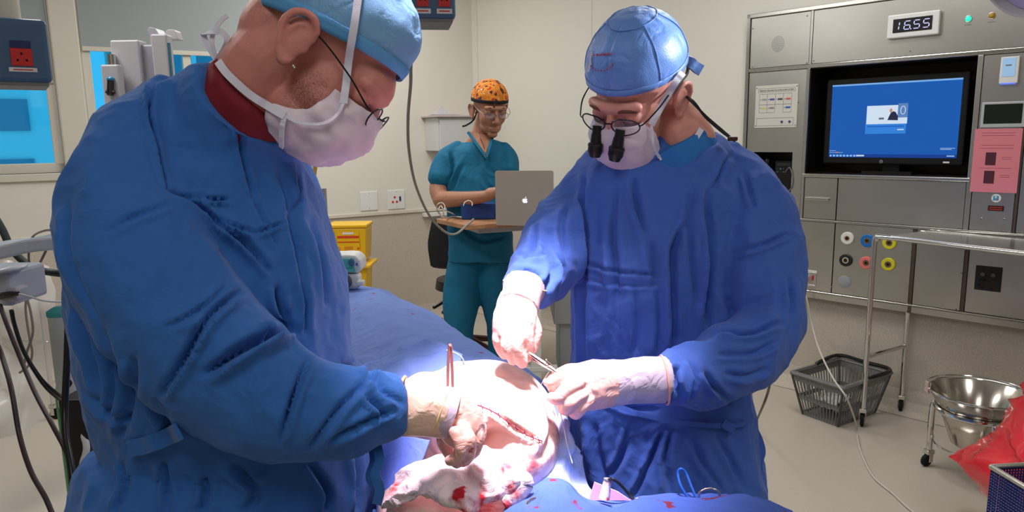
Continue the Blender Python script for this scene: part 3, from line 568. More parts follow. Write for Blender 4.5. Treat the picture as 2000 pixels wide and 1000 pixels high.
# ---- white anaesthetic console behind the left shoulder
m_con = mat('console_enamel', (196, 192, 196), .4); m_con2 = mat('console_grey', (168, 168, 178), .4); m_cy = mat('cyan_keys', (70, 160, 176), .4)
B = P(300, 190, 2.7); t = thing('anaesthetic_console', 'tall pale grey anaesthetic console with twin upright columns in front of the window', 'medical console', (B[0], B[1], 0))
def pb(x0, x1, y0, y1, d, dp, name, m, parent, bev=.006):
    a = P(x0, y1, d); b_ = P(x1, y0, d); mb = MB(); mb.bb(a[0], b_[0], a[1]+.002, a[1]+dp, a[2], b_[2]); return link(name, mb, m, parent=parent, bevel=bev)
pb(240, 291, 83, 340, 2.7, .07, 'main_body', m_con, t)
pb(291, 318, 92, 340, 2.72, .07, 'column', m_con2, t); pb(318, 345, 72, 340, 2.71, .05, 'column', m_con, t)
a = P(291, 92, 2.72); b_ = P(318, 92, 2.72)
link('column_cap', MB().prism((a[0], a[1]+.01, a[2]), (1, 0, 0), UZ, [(0, 0), (.052, 0), (.036, .05), (.025, .07), (.005, .075), (-.006, .068), (.002, .045)], -.07, 0), m_con2, parent=t, bevel=.002)
a = P(318, 76, 2.71); link('column_cap', MB().prism((a[0], a[1]+.012, a[2]), (1, 0, 0), UZ, [(0, 0), (.052, 0), (.044, .03), (.036, .036), (.018, .036), (.008, .03)], -.05, 0), m_con, parent=t, bevel=.002)
pb(345, 349, 88, 330, 2.71, .012, 'glass_edge', mat('teal_edge', (70, 120, 140), .2), t, .001)
pb(238, 245, 78, 84, 2.75, .03, 'corner_clip', m_bluep, t, .002)
pb(242, 291, 132, 137, 2.69, .03, 'recess_rim', m_con2, t, .001); pb(243, 269, 145, 172, 2.695, .02, 'dark_recess', mat('recess_dark', (50, 46, 44), .5), t, .001); kp = pb(269, 291, 146, 163, 2.69, .02, 'key_panel', m_con, t, .001)
for x in (276, 286): c = P(x, 152, 2.685); sm('key', MB().ell(c, (.008, .004, .006), AX3, 12, 8), m_cy, parent=kp)
mb = MB(); mb.bb(B[0]-.14, B[0]+.14, B[1], B[1]+.3, .12, 1.25); link('cabinet', mb, m_con, parent=t, bevel=.01)
for dx in (-.12, .12):
    for dy in (.02, .28): castor(t, (B[0]+dx, B[1]+dy, 0), .05)
t = thing('syringe_pump', 'pale handset with four cyan keys and a black syringe clamp left of the white console', 'medical device', P(220, 200, 2.6))
pb(204, 237, 127, 215, 2.6, .04, 'body', m_con, t, .006)
for x, y in ((212, 132), (226, 133), (212, 141), (226, 142)): sm('key', MB().ell(P(x, y, 2.597), (.010, .004, .007), AX3, 12, 8), m_cy, parent=t)
pb(206, 226, 147, 163, 2.595, .01, 'clamp_plate', m_con2, t, .002); sm('clamp_knob', MB().ell(P(216, 155, 2.58), (.014, .012, .01), AX3, 14, 8), mat('cyan_plastic', (40, 130, 170), .3), parent=t)
sm('syringe_barrel', MB().tube([P(216, 158, 2.58), P(215, 186, 2.58)], .011, 14), black, parent=t); sm('barrel_flange', MB().tube([P(207, 179, 2.58), P(224, 180, 2.58)], .006, 8), mat('maroon_plastic', (70, 34, 30), .4), parent=t)
a = P(220, 215, 2.62); sm('mounting_pole', MB().tube([a+np.array([0, .03, .2]), np.array([a[0], a[1]+.03, 0])], .014, 12), chrome, parent=t)
# ---- drip stands glimpsed under the mask
a = P(587, 300, 2.6); t = thing('drip_stand', 'dark blue drip stand showing below the left mask', 'drip stand', (a[0], a[1], 0))
sm('pole', MB().tube([(a[0], a[1], .06), (a[0], a[1], 1.75)], .012, 12), mat('navy_pole', (30, 50, 90), .35), parent=t)
b2 = P(597, 340, 2.6); link('side_track', MB().bb(b2[0]-.012, b2[0]+.012, b2[1]-.01, b2[1]+.01, .06, 1.62), m_con2, parent=t, bevel=.003)
for k in range(5): q = 2*math.pi*k/5; sm('foot', MB().tube([(a[0], a[1], .07), (a[0]+.22*math.cos(q), a[1]+.22*math.sin(q), .012)], .011, 8), chrome, parent=t)
a = P(617, 312, 3.0); b_ = P(603, 410, 3.0); t = link('slanting_strap', MB().ribbon([a+(a-b_)*.6, a, b_, b_+(b_-a)*3.2], .020, .006, (1, 0, 0)), mat('ochre_wood', (170, 130, 50), .5), label='ochre slanting strap hanging below the mask in front of the cream wall', catg='strap')
link('drip_line', MB().tube([P(610, 250, 2.9), P(610, 322, 2.9), P(610, 335, 2.9), P(611, 370, 2.9), P(618, 410, 2.9), P(618, 470, 2.9)], .0028, 6, n=24), white, smooth=True, label='thin white drip line with a blue clip beside the ochre strap', catg='tube')
o = bpy.data.objects[-1] if False else None
# ---- wall sockets on the left wall
for x0, x1, y0, y1, k, lab in ((703, 737, 374, 411, 0, 'blank white square wall plate above the dado rail'), (757, 790, 371, 408, 1, 'white wall socket with three red holes and a blue switch')):
    a0 = WA.uz(x0, 390)[0]; a1 = WA.uz(x1, 390)[0]; z1 = WA.uz((x0+x1)/2, y0)[1]; z0 = WA.uz((x0+x1)/2, y1)[1]
    t = thing('wall_plate', lab, 'wall socket', WA.at((a0+a1)/2, z0, 0)); link('plate', MB().wb(WA, a0, a1, z0, z1, 0, .008), white, parent=t, bevel=.003)
    axA = (WA.r, np.array(UZ), WA.n)
    for zz in (z0+.015, z1-.015): sm('screw', MB().ell(WA.at((a0+a1)/2, zz, .008), (.003, .003, .001), axA, 8, 4), greyp, parent=t)
    if k:
        for fx, fz in ((.4, .62), (.28, .38), (.52, .38)): sm('red_hole', MB().lathe(WA.at(a0+(a1-a0)*fx, z0+(z1-z0)*fz, .008), [(.009, 0), (.009, .001), (0, .001)], axA, 14), m_redp, parent=t)
        link('blue_switch', MB().wb(WA, a0+(a1-a0)*.66, a0+(a1-a0)*.76, z0+(z1-z0)*.42, z0+(z1-z0)*.66, .008, .014), m_bluep, parent=t, bevel=.002)
# ---- wall cabinet in the corner
WA2 = Wall(WA.o+WA.n*.24, WA.r, WA.n); a0 = WA2.uz(857, 260)[0]; z1 = WA2.uz(870, 229)[1]; z0 = WA2.uz(857, 295)[1]
t = thing('wall_cabinet', 'white wall cabinet in the corner behind the man in teal scrubs', 'cabinet', WA.at(a0+.2, z0, 0))
m_cab = mat('cabinet_white', (206, 206, 204), .4)
link('body', MB().wb(WA, a0, -.02, z0, z1, .001, .225), m_cab, parent=t, bevel=.003); dr = link('door', MB().wb(WA, a0+.012, -.03, z0+.01, z1-.02, .226, .242), m_cab, parent=t, bevel=.003)
link('door_handle', MB().wb(WA, -.09, -.08, z0+.08, z0+.18, .242, .262), steel_lt, parent=dr, bevel=.002)
link('top_board', MB().wb(WA, a0-.03, -.01, z1+.001, z1+.016, .001, .26), mat('pinkish_board', (196, 182, 180), .5), parent=t, bevel=.003)
pp = thing('folded_paper', 'folded sheet of clear wrapping standing on the corner cabinet', 'paper', WA.at(a0+.1, z1+.018, .15))
c = WA.at(a0+.08, z1+.0175, .13); link('sheet', MB().prism(c, WA.r, UZ, [(-.07, 0), (.07, 0), (.005, .075)], 0, .004).box(c+WA.n*.05+np.array([0, 0, .004]), (.22, .12, .006), (WA.r, WA.n, UZ)), mat('wrap_white', (205, 203, 208), .3), parent=pp)
# bracket under rail
a0 = WA.uz(824, 418)[0]; link('wall_bracket', MB().wb(WA, a0, a0+.2, DADO-.05, DADO-.02, .002, .05), white, bevel=.003, label='small white bracket below the dado rail beside the chair', catg='bracket')
# ---- yellow sharps bins
m_yel = mat('yellow_plastic', (236, 186, 20), .35); m_rl = mat('red_print', (214, 60, 30), .5)
def bin_(lab, x0, x1, ytop, ybot, d, lidw):
    a = P(x0, ybot, d); b_ = P(x1, ytop, d); w_ = b_[0]-a[0]; cx = (a[0]+b_[0])/2; cy = a[1]+.1; z0 = a[2]; z1 = b_[2]
    t = thing('sharps_bin', lab, 'bin', (cx, cy, z0), 'yellow sharps bins'); sec = lambda zz, s_: [(cx+i*w_/2*s_, cy+j*.1*s_, zz) for i, j in ((-1, -1), (1, -1), (1, 1), (-1, 1))]
    V = sec(z0, .9)+sec(z1, 1.); link('body', MB().add(V, [(3, 2, 1, 0), (4, 5, 6, 7)]+[(i, (i+1) % 4, 4+(i+1) % 4, 4+i) for i in range(4)]), m_yel, parent=t, bevel=.008)
    link('lid', MB().box((cx, cy, z1+.012), (w_+lidw, .2+lidw, .022)), m_yel, parent=t, bevel=.006)
    fy = cy-.1
    lab_ = link('label_panel', MB().box((cx+.01, fy-.001, z1-.10), (w_*.56, .002, .15)), m_yel, parent=t)
    for zz, hh in ((z1-.055, .014), (z1-.087, .006), (z1-.165, .010)): link('red_bar', MB().box((cx+.01, fy-.003, zz), (w_*.55, .002, hh)), m_rl, parent=t)
    link('white_label', MB().box((cx+.01, fy-.003, z1-.032), (w_*.28, .002, .014)), white, parent=t)
    link('warning_ring', MB().tube([(cx-.055+.012*math.cos(q), fy-.003, z1-.13+.012*math.sin(q)) for q in np.linspace(0, 6.28, 17)[:-1]], .0012, 5, closed=True), m_rl, parent=t)
    link('warning_mark', MB().prism((cx+.07, fy-.0035, z1-.14), (1, 0, 0), UZ, [(-.009, .016), (.009, .016), (0, 0)], 0, .001), m_rl, parent=t)
    for k in range(3): link('print_line', MB().box((cx+.01, fy-.003, z1-.118-.01*k), (w_*.22, .002, .002)), m_rl, parent=t)
    return t, cx, cy, z0
_, cx, cy, z0 = bin_('yellow sharps bin with red printed warning bars, upper of the stacked pair', 641, 717, 444, 510, 4.55, .01)
_, cx, cy, z00 = bin_('yellow sharps bin under the upper one, mostly hidden by the infusion pump', 650, 718, 521, 590, 4.55, .06)
link('handle_strap', MB().tube([P(645, 452, 4.5), P(641, 465, 4.48), P(640, 478, 4.5)], .005, 6, n=10), black, parent=bpy.data.objects['sharps_bin'])
t = thing('bin_trolley', 'low white trolley carrying the yellow sharps bins', 'trolley', (cx, cy, 0)); link('shelf', MB().box((cx, cy, z00-.012), (.34, .28, .02)), white, parent=t, bevel=.003)
for i in (-1, 1):
    for j in (-1, 1): sm('leg', MB().tube([(cx+i*.15, cy+j*.12, 0), (cx+i*.15, cy+j*.12, z00-.02)], .01, 8), chrome, parent=t)
# ---- infusion pump on its pole
a = P(652, 560, 2.25); t = thing('infusion_pump', 'white infusion pump with a teal key panel clamped at the gown edge', 'infusion pump', P(680, 562, 2.2))
x0 = P(640, 535, 2.2); x1 = P(706, 500, 2.2)
hs = MB(); hs.prism((x0[0], x0[1], x0[2]), (1, 0, 0), UZ, [(0, .004), (.095, .0), (.103, .012), (.100, .042), (.088, .054), (.06, .058), (0, .055)], 0, .0)
pol = [(0, .004), (.092, .0), (.104, .010), (.102, .040), (.088, .056), (.06, .059), (0, .056)]
link('housing', MB().prism((x0[0], x0[1]+.09, x0[2]), (1, 0, 0), UZ, pol, 0, .09), white, parent=t, bevel=.006)
link('screen', MB().box(P(655, 515, 2.19), (.026, .006, .030)), mat('pump_screen', (50, 56, 56), .2), parent=t); link('key_panel', MB().box(P(677, 514, 2.192), (.045, .006, .030)), mat('teal_panel', (90, 190, 190), .4), parent=t, bevel=.002)
link('lower_strip', MB().box(P(672, 528, 2.19), (.07, .006, .010)), mat('teal_panel', (90, 190, 190), .4), parent=t); sm('dial', MB().ell(P(686, 512, 2.185), (.010, .006, .013), AX3, 14, 8), mat('teal_dark', (60, 110, 140), .3), parent=t)
sm('keyring', MB().ell(P(697, 516, 2.187), (.004, .003, .005), AX3, 10, 6), mat('violet_key', (90, 90, 170), .3), parent=t)
link('clamp_body', MB().box(P(683, 547, 2.22), (.07, .05, .045)), white, parent=t, bevel=.01); sm('clamp_screw', MB().tube([P(674, 538, 2.18), P(682, 545, 2.17), P(682, 556, 2.17), P(672, 561, 2.18)], .007, 8, n=12), mat('clamp_dark', (70, 74, 84), .4), parent=t); link('clamp_foot', MB().box(P(705, 552, 2.2), (.02, .03, .014)), white, parent=t, bevel=.003)
pl_ = P(640, 540, 2.25); sm('pole', MB().tube([(pl_[0], pl_[1], 0), (pl_[0], pl_[1], 1.3)], .012, 12), chrome, parent=t)
# ---- grey cable from the pendant to the table
link('hanging_cable', MB().tube([P(812, 40, 2.3), P(803, 120, 2.4), P(802, 165, 2.5), P(797, 230, 2.7), P(799, 295, 2.9), P(812, 362, 3.2), P(838, 420, 3.5), P(868, 452, 3.65), P(890, 457, 3.7), P(912, 440, 3.8), P(925, 428, 3.86)], .0062, 8, n=80), mat('grey_cable', (140, 138, 130), .5), smooth=True, label='long grey cable hanging down the cream wall to the laptop table', catg='cable')
# ---- chair
m_ch = mat('black_vinyl', (24, 24, 26), .4, bump=.05, bs=60); m_mar = mat('maroon_enamel', (70, 34, 36), .35)
cc = np.array([-.30, 4.62, 0]); t = thing('swivel_chair', 'black swivel chair with maroon base behind the man in teal scrubs', 'chair', cc)
sm('seat', MB().tube([cc+np.array([0, .02, .47]), cc+np.array([0, .02, .53])], [.21, .2], 28, n=5, ry=[.21, .2], round_=False), m_ch, parent=t)
bk = P(862, 465, 4.55); V = []
sm('backrest', MB().tube([(bk[0]+.05, bk[1], .64), (bk[0]+.05, bk[1]+.02, .78), (bk[0]+.05, bk[1]+.03, .93)], [.125, .14, .11], 24, ry=[.022, .026, .02], n=10, view=(0, 1, 0), round_=True, p=3), m_ch, parent=t)
sm('back_bar', MB().tube([(bk[0]+.05, bk[1]+.03, .72), (bk[0]+.05, bk[1]+.06, .5), cc+np.array([0, .1, .44])], .014, 8, n=10), black, parent=t)
for k in (0, 1): a = P(848+k*18, 600+k*10, 4.42); b_ = P(885+k*10, 578+k*10, 4.5); sm('lever', MB().tube([a, b_], .012, 8, round_=True), black, parent=t)
sm('gas_column', MB().tube([cc+np.array([0, 0, .1]), cc+np.array([0, 0, .46])], .028, 14), black, parent=t)
for k in range(5): q = 2*math.pi*k/5+.5; e = cc+np.array([.28*math.cos(q), .28*math.sin(q), .075]); l_ = sm('base_arm', MB().tube([cc+np.array([0, 0, .13]), e], [.024, .016], 10), m_mar, parent=t); castor(t, e, .028, q)
# ---- laptop table
zt = .985
A_, B_, C_ = G(852, 427, zt), G(912, 440, zt), G(1068, 430, zt); D_ = A_+(C_-B_)
t = thing('laptop_table', 'height-adjustable overbed table with a beech edge carrying the laptop', 'table', (C_[0]-.1, C_[1], 0))
m_be = mat('beech_edge', (176, 128, 92), .45, var=.15, vs=20)
mb = MB(); top = [A_, B_, C_, D_]; mb.add([q-np.array([0, 0, .026]) for q in top]+top, [(3, 2, 1, 0), (4, 5, 6, 7)]+[(i, (i+1) % 4, 4+(i+1) % 4, 4+i) for i in range(4)]); link('table_top', mb, m_be, parent=t, bevel=.004)
ctr = (A_+B_+C_+D_)/4; ex = nrm(C_-B_); ey = nrm(A_-B_); ey = nrm(ey-ex*(ex@ey)); link('under_bracket', MB().box(ctr+ex*.08-np.array([0, 0, .045]), (.38, .2, .036), (ex, ey, UZ)), m_con2, parent=t, bevel=.003)
po = G(1045, 440, .95); link('post', MB().box((po[0], po[1]+.05, .48), (.06, .045, .94)), white, parent=t, bevel=.004)
link('base_beam', MB().box((po[0]-.15, po[1]+.05, .09), (.55, .05, .03)), white, parent=t, bevel=.004); 
for dx in (-.4, .1): castor(t, (po[0]+dx, po[1]+.05, 0), .03)
# ---- laptop
m_al = mat('aluminium', (186, 176, 166), .4, .45)
q00, q10, q11, q01 = P(968, 413, 3.78), P(1081, 416, 3.70), P(1086, 331, 3.66), P(977, 334, 3.74)
q00[2] = q10[2] = zt+.012
exl = nrm(q10-q00); eyl = nrm((q01-q00)-exl*((q01-q00)@exl)); nl = np.cross(exl, eyl); LW, LHt = np.linalg.norm(q10-q00), np.linalg.norm(q01-q00)
t = thing('laptop', 'open silver laptop with a glowing apple mark on its lid', 'laptop', (q00+q10)/2-np.array([0, 0, .011]))
def rr(w_, h_, r_, n=5): return [(x+r_*math.cos(a), y+r_*math.sin(a)) for (x, y, s_) in ((w_-r_, r_, -90), (w_-r_, h_-r_, 0), (r_, h_-r_, 90), (r_, r_, 180)) for a in [math.radians(s_+90*k/n) for k in range(n+1)]]
link('lid', MB().prism(q00, exl, eyl, rr(LW, LHt, .012), -.008, 0), m_al, parent=t)
bd = nrm(np.cross(np.array(UZ), exl)); 
if bd[1] < 0: bd = -bd
link('keyboard_base', MB().prism(q00-np.array([0, 0, .011]), exl, bd, rr(LW, .24, .012), 0, .012), m_al, parent=t)
# apple mark
ap_ = [(0, .92), (.12, .97), (.3, 1.0), (.48, .95), (.6, .82), (.48, .70), (.44, .55), (.5, .38), (.66, .27), (.55, .08), (.42, -.08), (.28, -.12), (.12, -.06), (0, -.04), (-.14, -.07), (-.3, -.11), (-.46, .0), (-.62, .25), (-.68, .52), (-.62, .78), (-.46, .95), (-.28, 1.0), (-.12, .96)]
oc = q00+exl*LW*.515+eyl*LHt*.40+nl*.0006; S_ = .021
if nl@(cO-q00) < 0: oc = q00+exl*LW*.515+eyl*LHt*.40-nl*.0086
mlg = mat('logo_glow', (225, 230, 255), .4, emit=.8)
lg = link('apple_mark', MB().prism(oc, exl, eyl, [(x*S_, y*S_) for x, y in ap_], -.0005, .0005), mlg, parent=t)
link('apple_leaf', MB().prism(oc, exl, eyl, [(x*S_, y*S_) for x, y in ((0, 1.08), (.02, 1.25), (.14, 1.42), (.3, 1.5), (.31, 1.36), (.2, 1.18))], -.0005, .0005), mlg, parent=t)
# ---- blue box, cables on the table
a = G(901, 429, zt+.001); b_ = G(968, 428, zt+.001); 
def zat(x, y, ref): v = ray(x, y); k = (ref[1])/v[1]; return (cO+v*k)[2]
hb = zat(905, 398, a)-zt; e_ = nrm(b_-a); f_ = np.array([-e_[1], e_[0], 0])
t = thing('blue_box', 'small royal blue box of power gear at the front edge of the laptop table', 'box', (a+b_)/2+f_*.03)
link('body', MB().box((a+b_)/2+f_*.035+np.array([0, 0, hb/2]), (np.linalg.norm(b_-a), .065, hb), (e_, f_, UZ)), mat('royal_blue', (30, 66, 138), .5, var=.15, vs=60), parent=t, bevel=.007)
m_wc = mat('white_cable', (205, 200, 190), .45)
zc = zt+.006
def TG(x, y, z=0): return G(x, y, zc+z)
link('charger_cable', MB().tube([TG(901, 424, .02), TG(885, 423), TG(866, 424), TG(856, 415, .02), P(853, 402, 3.86), P(862, 396, 3.86), P(869, 403, 3.85), P(866, 418, 3.85), TG(875, 426), TG(890, 421, .004), P(868, 410, 3.85), P(861, 402, 3.86), P(857, 412, 3.84), TG(864, 428)], .003, 6, n=90), m_wc, smooth=True, label='tangled white charger cable left of the blue box', catg='cable')
link('cable_loop', MB().tube([P(905, 402, 3.86), P(908, 395, 3.87), P(916, 392, 3.88), P(922, 396, 3.88), P(922, 402, 3.87)], .003, 6, n=20), m_wc, smooth=True, label='small white cable loop standing up behind the blue box', catg='cable')
link('laptop_cable', MB().tube([TG(969, 418, .02), TG(985, 417, .006), TG(1000, 417), TG(1015, 420), TG(1030, 424), TG(1050, 425)], .0028, 6, n=30), black, smooth=True, label='thin black cable running from the blue box past the laptop', catg='cable')
# ---- grey cabinet between the gloves
a = P(1082, 634, 4.3); b_ = P(1150, 540, 4.3); t = thing('grey_cabinet', 'plain grey cabinet on a narrower plinth seen between the gowns', 'cabinet', ((a[0]+b_[0])/2, a[1]+.2, 0))
m_gc = mat('grey_blue_enamel', (148, 152, 156), .5)
link('body', MB().bb(a[0], b_[0]+.2, a[1], a[1]+.4, a[2], b_[2]), m_gc, parent=t, bevel=.005); link('plinth', MB().bb(a[0]+.035, b_[0]+.18, a[1]+.02, a[1]+.38, 0, a[2]), m_gc, parent=t, bevel=.004)
# ---- steel trolley
L1 = G(1683, 833); L2 = G(1758, 806); dv = nrm(L2-L1); lv = np.array([dv[1], -dv[0], 0]); 
if lv[0] < 0: lv = -lv
def zline(x, y, pt): v = ray(x, y); k = math.hypot(pt[0], pt[1])/math.hypot(v[0], v[1]); return (cO+v*k)[2]
zt1 = zline(1727, 462, L1); print('trolley top', zt1, L1, L2)
t = thing('steel_trolley', 'tall chrome tube trolley with a steel top in front of the service panel', 'trolley', (L1+L2)/2+lv*.4)
TL = .95
print('trolley wall gap', [(q-WC.o)@WC.n for q in (L1, L2, L1+lv*TL, L2+lv*TL)], lv, dv, W_ if False else 0)
def tubeleg(p, q, nm): 
    u = np.array([0, 0, 1.]); return sm(nm, MB().tube([p+u*.09, p+u*.5, p+u*(zt1-.05), p+u*(zt1-.012)+lv*.015, p+u*zt1+lv*.05, p+u*zt1+lv*(TL*.5), p+u*zt1+lv*(TL-.05), q+u*(zt1-.012)-lv*.015, q+u*(zt1-.05), q+u*.5, q+u*.09], .0125, 12, n=80), chrome, parent=t)
tubeleg(L1, L1+lv*TL, 'side_frame'); tubeleg(L2, L2+lv*TL, 'side_frame')
sm('cross_bar', MB().tube([L1+np.array([0, 0, .36]), L2+np.array([0, 0, .36])], .011, 10), chrome, parent=t); sm('cross_bar', MB().tube([L1+lv*TL+np.array([0, 0, .36]), L2+lv*TL+np.array([0, 0, .36])], .011, 10), chrome, parent=t)
mdl = (L1+L2)/2+lv*(TL/2+.02); W_ = np.linalg.norm(L2-L1)
link('top_sheet', MB().box(mdl+np.array([0, 0, zt1+.006]), (TL-.12, W_+.02, .012), (lv, dv, UZ)), steel_lt, parent=t, bevel=.004)
for p in (L1, L2, L1+lv*TL, L2+lv*TL): castor(t, p, .037, 1.1)
# ---- shopping-style basket
bA, bB, bC = G(1571, 806), G(1647, 826), G(1717, 800); bA, bB, bC = [q_+WC.n*.07+np.array([0, 0, 0]) for q_ in (bA, bB, bC)]; ex = nrm(bC-bB); ey = nrm(bA-bB); ey = nrm(ey-ex*(ex@ey)); bw = np.linalg.norm(bC-bB); bl = np.linalg.norm(bA-bB)
sh_ = -ex*.0+ey*.0
bh = .215; fl = .045; ctr = bB+ex*bw/2+ey*bl/2
t = thing('plastic_basket', 'grey slotted plastic basket with a black handle on the floor under the trolley', 'basket', ctr)
m_bg = mat('basket_grey', (116, 116, 114), .5)
def bpt(i, j, k):  # i,j in -1..1, k 0..1
    s_ = k; return ctr+ex*i*(bw/2+fl*s_)+ey*j*(bl/2+fl*s_)+np.array([0, 0, .004+bh*k])
cs = [(-1, -1), (1, -1), (1, 1), (-1, 1)]; mb = MB()
def qbar(a, b_, th_): mb.tube([a, b_], th_, 4)
for f in range(4):
    (i0, j0), (i1, j1) = cs[f], cs[(f+1) % 4]; n_ = 17 if f % 2 == 0 else 13
    for k in range(n_+1):
        s_ = k/n_; a = bpt(i0+(i1-i0)*s_, j0+(j1-j0)*s_, 0); b_ = bpt(i0+(i1-i0)*s_, j0+(j1-j0)*s_, 1); mb.tube([a, b_], .0035 if 0 < k < n_ else .007, 5)
    for kz, hh in ((.0, .012), (.42, .012), (.9, .024)):
        a = bpt(i0, j0, kz); b_ = bpt(i1, j1, kz); e_ = nrm(b_-a); o_ = np.cross(e_, np.array(UZ)); mb.box((a+b_)/2+np.array([0, 0, hh/2]), (np.linalg.norm(b_-a)+.006, .005, hh*2), (e_, o_, UZ))
link('slotted_sides', mb, m_bg, parent=t); link('floor_plate', MB().box(ctr+np.array([0, 0, .008]), (bw, bl, .006), (ex, ey, UZ)), m_bg, parent=t)
rm = MB(); 
rim = [bpt(i, j, 1.02) for i, j in cs]
for f in range(4): rm.tube([rim[f], rim[(f+1) % 4]], .011, 6, round_=True)
link('rim', rm, m_bg, parent=t)
hp = [bpt(0.0, 1, 1.0), bpt(.0, 1, 1.0)+ex*.02+np.array([0, 0, .018]), bpt(.95, 1.0, 1.0)+np.array([0, 0, .026]), bpt(.98, 0, 1.0)+np.array([0, 0, .026]), bpt(.95, -1.0, 1.0)+np.array([0, 0, .022]), bpt(0.0, -1, 1.0)+np.array([0, 0, .012])]
sm('handle', MB().tube(hp, .010, 8, n=40), black, parent=t)
pk = MB(); rs = random.Random(5)
t2 = thing('plastic_packets', 'clear crumpled plastic packets lying in the grey basket', 'packet', ctr+np.array([0, 0, .015]))
for k in range(4):
    c = ctr+ex*rs.uniform(-.07, .07)+ey*rs.uniform(-.05, .05)+np.array([0, 0, .03+k*.022]); gd = []
    for i in range(9): gd.append([c+ex*(i-4)*.017+ey*(j-4)*.014+np.array([0, 0, .02*mnoise.noise((i*.6+k*9, j*.6, 2))]) for j in range(9)])
    link('packet', MB().grid(gd), mat('packet_plastic', (190, 188, 186), .2, coat=.4), parent=t2, solid=.003, smooth=True)
# ---- kick bucket
K1 = G(1818, 911); zr = zline(1826, 785, K1)-.0
ck_ = G(1910, 802, zr); rr_ = np.linalg.norm((ck_-K1)[:2]); print('bucket', zr, rr_, ck_)
rr_ = min(max(rr_, .15), .2); ck_ = np.array([ck_[0], ck_[1], 0])
t = thing('bucket_stand', 'chrome ring stand on castors holding the steel bucket', 'stand', ck_)
sm('ring', MB().tube([ck_+np.array([rr_*math.cos(q), rr_*math.sin(q), zr]) for q in np.linspace(0, 2*math.pi, 41)[:-1]], .0105, 10, closed=True), chrome, parent=t)
q0 = math.atan2(K1[1]-ck_[1], K1[0]-ck_[0])
for k in range(3):
    q = q0+2*math.pi*k/3; e = ck_+np.array([(rr_+.012)*math.cos(q), (rr_+.012)*math.sin(q), 0]); i_ = ck_+np.array([rr_*math.cos(q), rr_*math.sin(q), 0])
    sm('leg', MB().tube([i_+np.array([0, 0, zr]), e+np.array([0, 0, zr-.03]), e+np.array([0, 0, .07])], .0125, 10, n=10), chrome, parent=t); castor(t, e, .027, q+1)
sm('lower_brace', MB().tube([ck_+np.array([rr_*math.cos(q), rr_*math.sin(q), .14]) for q in np.linspace(q0, q0+2*math.pi/3, 9)], .004, 6), chrome, parent=t)
t = thing('steel_bucket', 'polished steel kick bucket resting in the chrome ring stand', 'bucket', ck_+np.array([0, 0, zr-.14]))
zb_ = zr-.15; rt = rr_+.032; ztop = zr+.075
sm('bowl', MB().lathe(ck_, [(0, zb_), (rr_*.56, zb_), (rr_*.60, zb_+.006), (rr_-.012, zr), (rt, ztop), (rt+.006, ztop+.003), (rt+.003, ztop+.008), (rt-.003, ztop), (rr_-.015, zr), (rr_*.58, zb_+.01), (0, zb_+.006)], AX3, 56), mat('bucket_steel', (196, 190, 180), .18, 1), parent=t)
sm('rim_bead', MB().tube([ck_+np.array([(rt+.003)*math.cos(q), (rt+.003)*math.sin(q), ztop+.004]) for q in np.linspace(0, 2*math.pi, 49)[:-1]], .005, 8, closed=True), chrome, parent=t)
ea = ck_+np.array([(rt+.008)*math.cos(math.pi*.9), (rt+.008)*math.sin(math.pi*.9), ztop])
link('handle_lug', MB().box(ea+np.array([0, 0, .01]), (.012, .028, .05)), chrome, parent=t, bevel=.003); sm('bail_handle', MB().tube([ck_+np.array([(rt+.012)*math.cos(q), (rt+.012)*math.sin(q), ztop+.012+.0*q]) for q in np.linspace(math.pi*.9, math.pi*1.0-math.pi*1.1, 24)], .004, 6), chrome, parent=t)
# ---- red waste bag
m_rb = mat('red_bag', (226, 22, 44), .22, coat=.5, var=.15, vs=6, spec=.6)
bm_ = [[(1852, 892, 2.75), (1895, 868, 2.72), (1925, 842, 2.7), (1965, 805, 2.66), (2000, 745, 2.6), (2060, 640, 2.6)],
       [(1860, 900, 2.66), (1893, 885, 2.58), (1938, 868, 2.52), (1975, 850, 2.45), (2020, 830, 2.42), (2080, 800, 2.4)],
       [(1872, 916, 2.62), (1905, 918, 2.52), (1945, 915, 2.42), (1985, 910, 2.35), (2040, 900, 2.3), (2100, 880, 2.3)],
       [(1893, 938, 2.58), (1915, 945, 2.5), (1950, 955, 2.4), (1990, 970, 2.32), (2050, 980, 2.26), (2120, 980, 2.26)],
       [(1920, 966, 2.56), (1932, 972, 2.5), (1960, 1000, 2.42), (1990, 1040, 2.35), (2060, 1060, 2.3), (2130, 1060, 2.3)]]
rows = [cat([P(*q) for q in r_], 46) for r_ in bm_]; gd = np.array([cat([rows[k][j] for k in range(5)], 40) for j in range(46)])
for j in range(46):
    for i in range(40):
        q = gd[j, i]; u_ = q@np.array([.8, .2, .55]); v_ = q@np.array([-.5, .1, .85]); n_ = mnoise.noise(Vector(q)*5)*.06+abs(mnoise.noise(Vector((u_*5, v_*22, 1))))*.10+abs(mnoise.noise(Vector((u_*30, v_*16, 4))))*.03; gd[j, i] = q-cF*n_
link('waste_bag', MB().grid(gd), m_rb, smooth=True, solid=.004, label='crumpled glossy red plastic waste bag hanging beside the bucket', catg='bag')
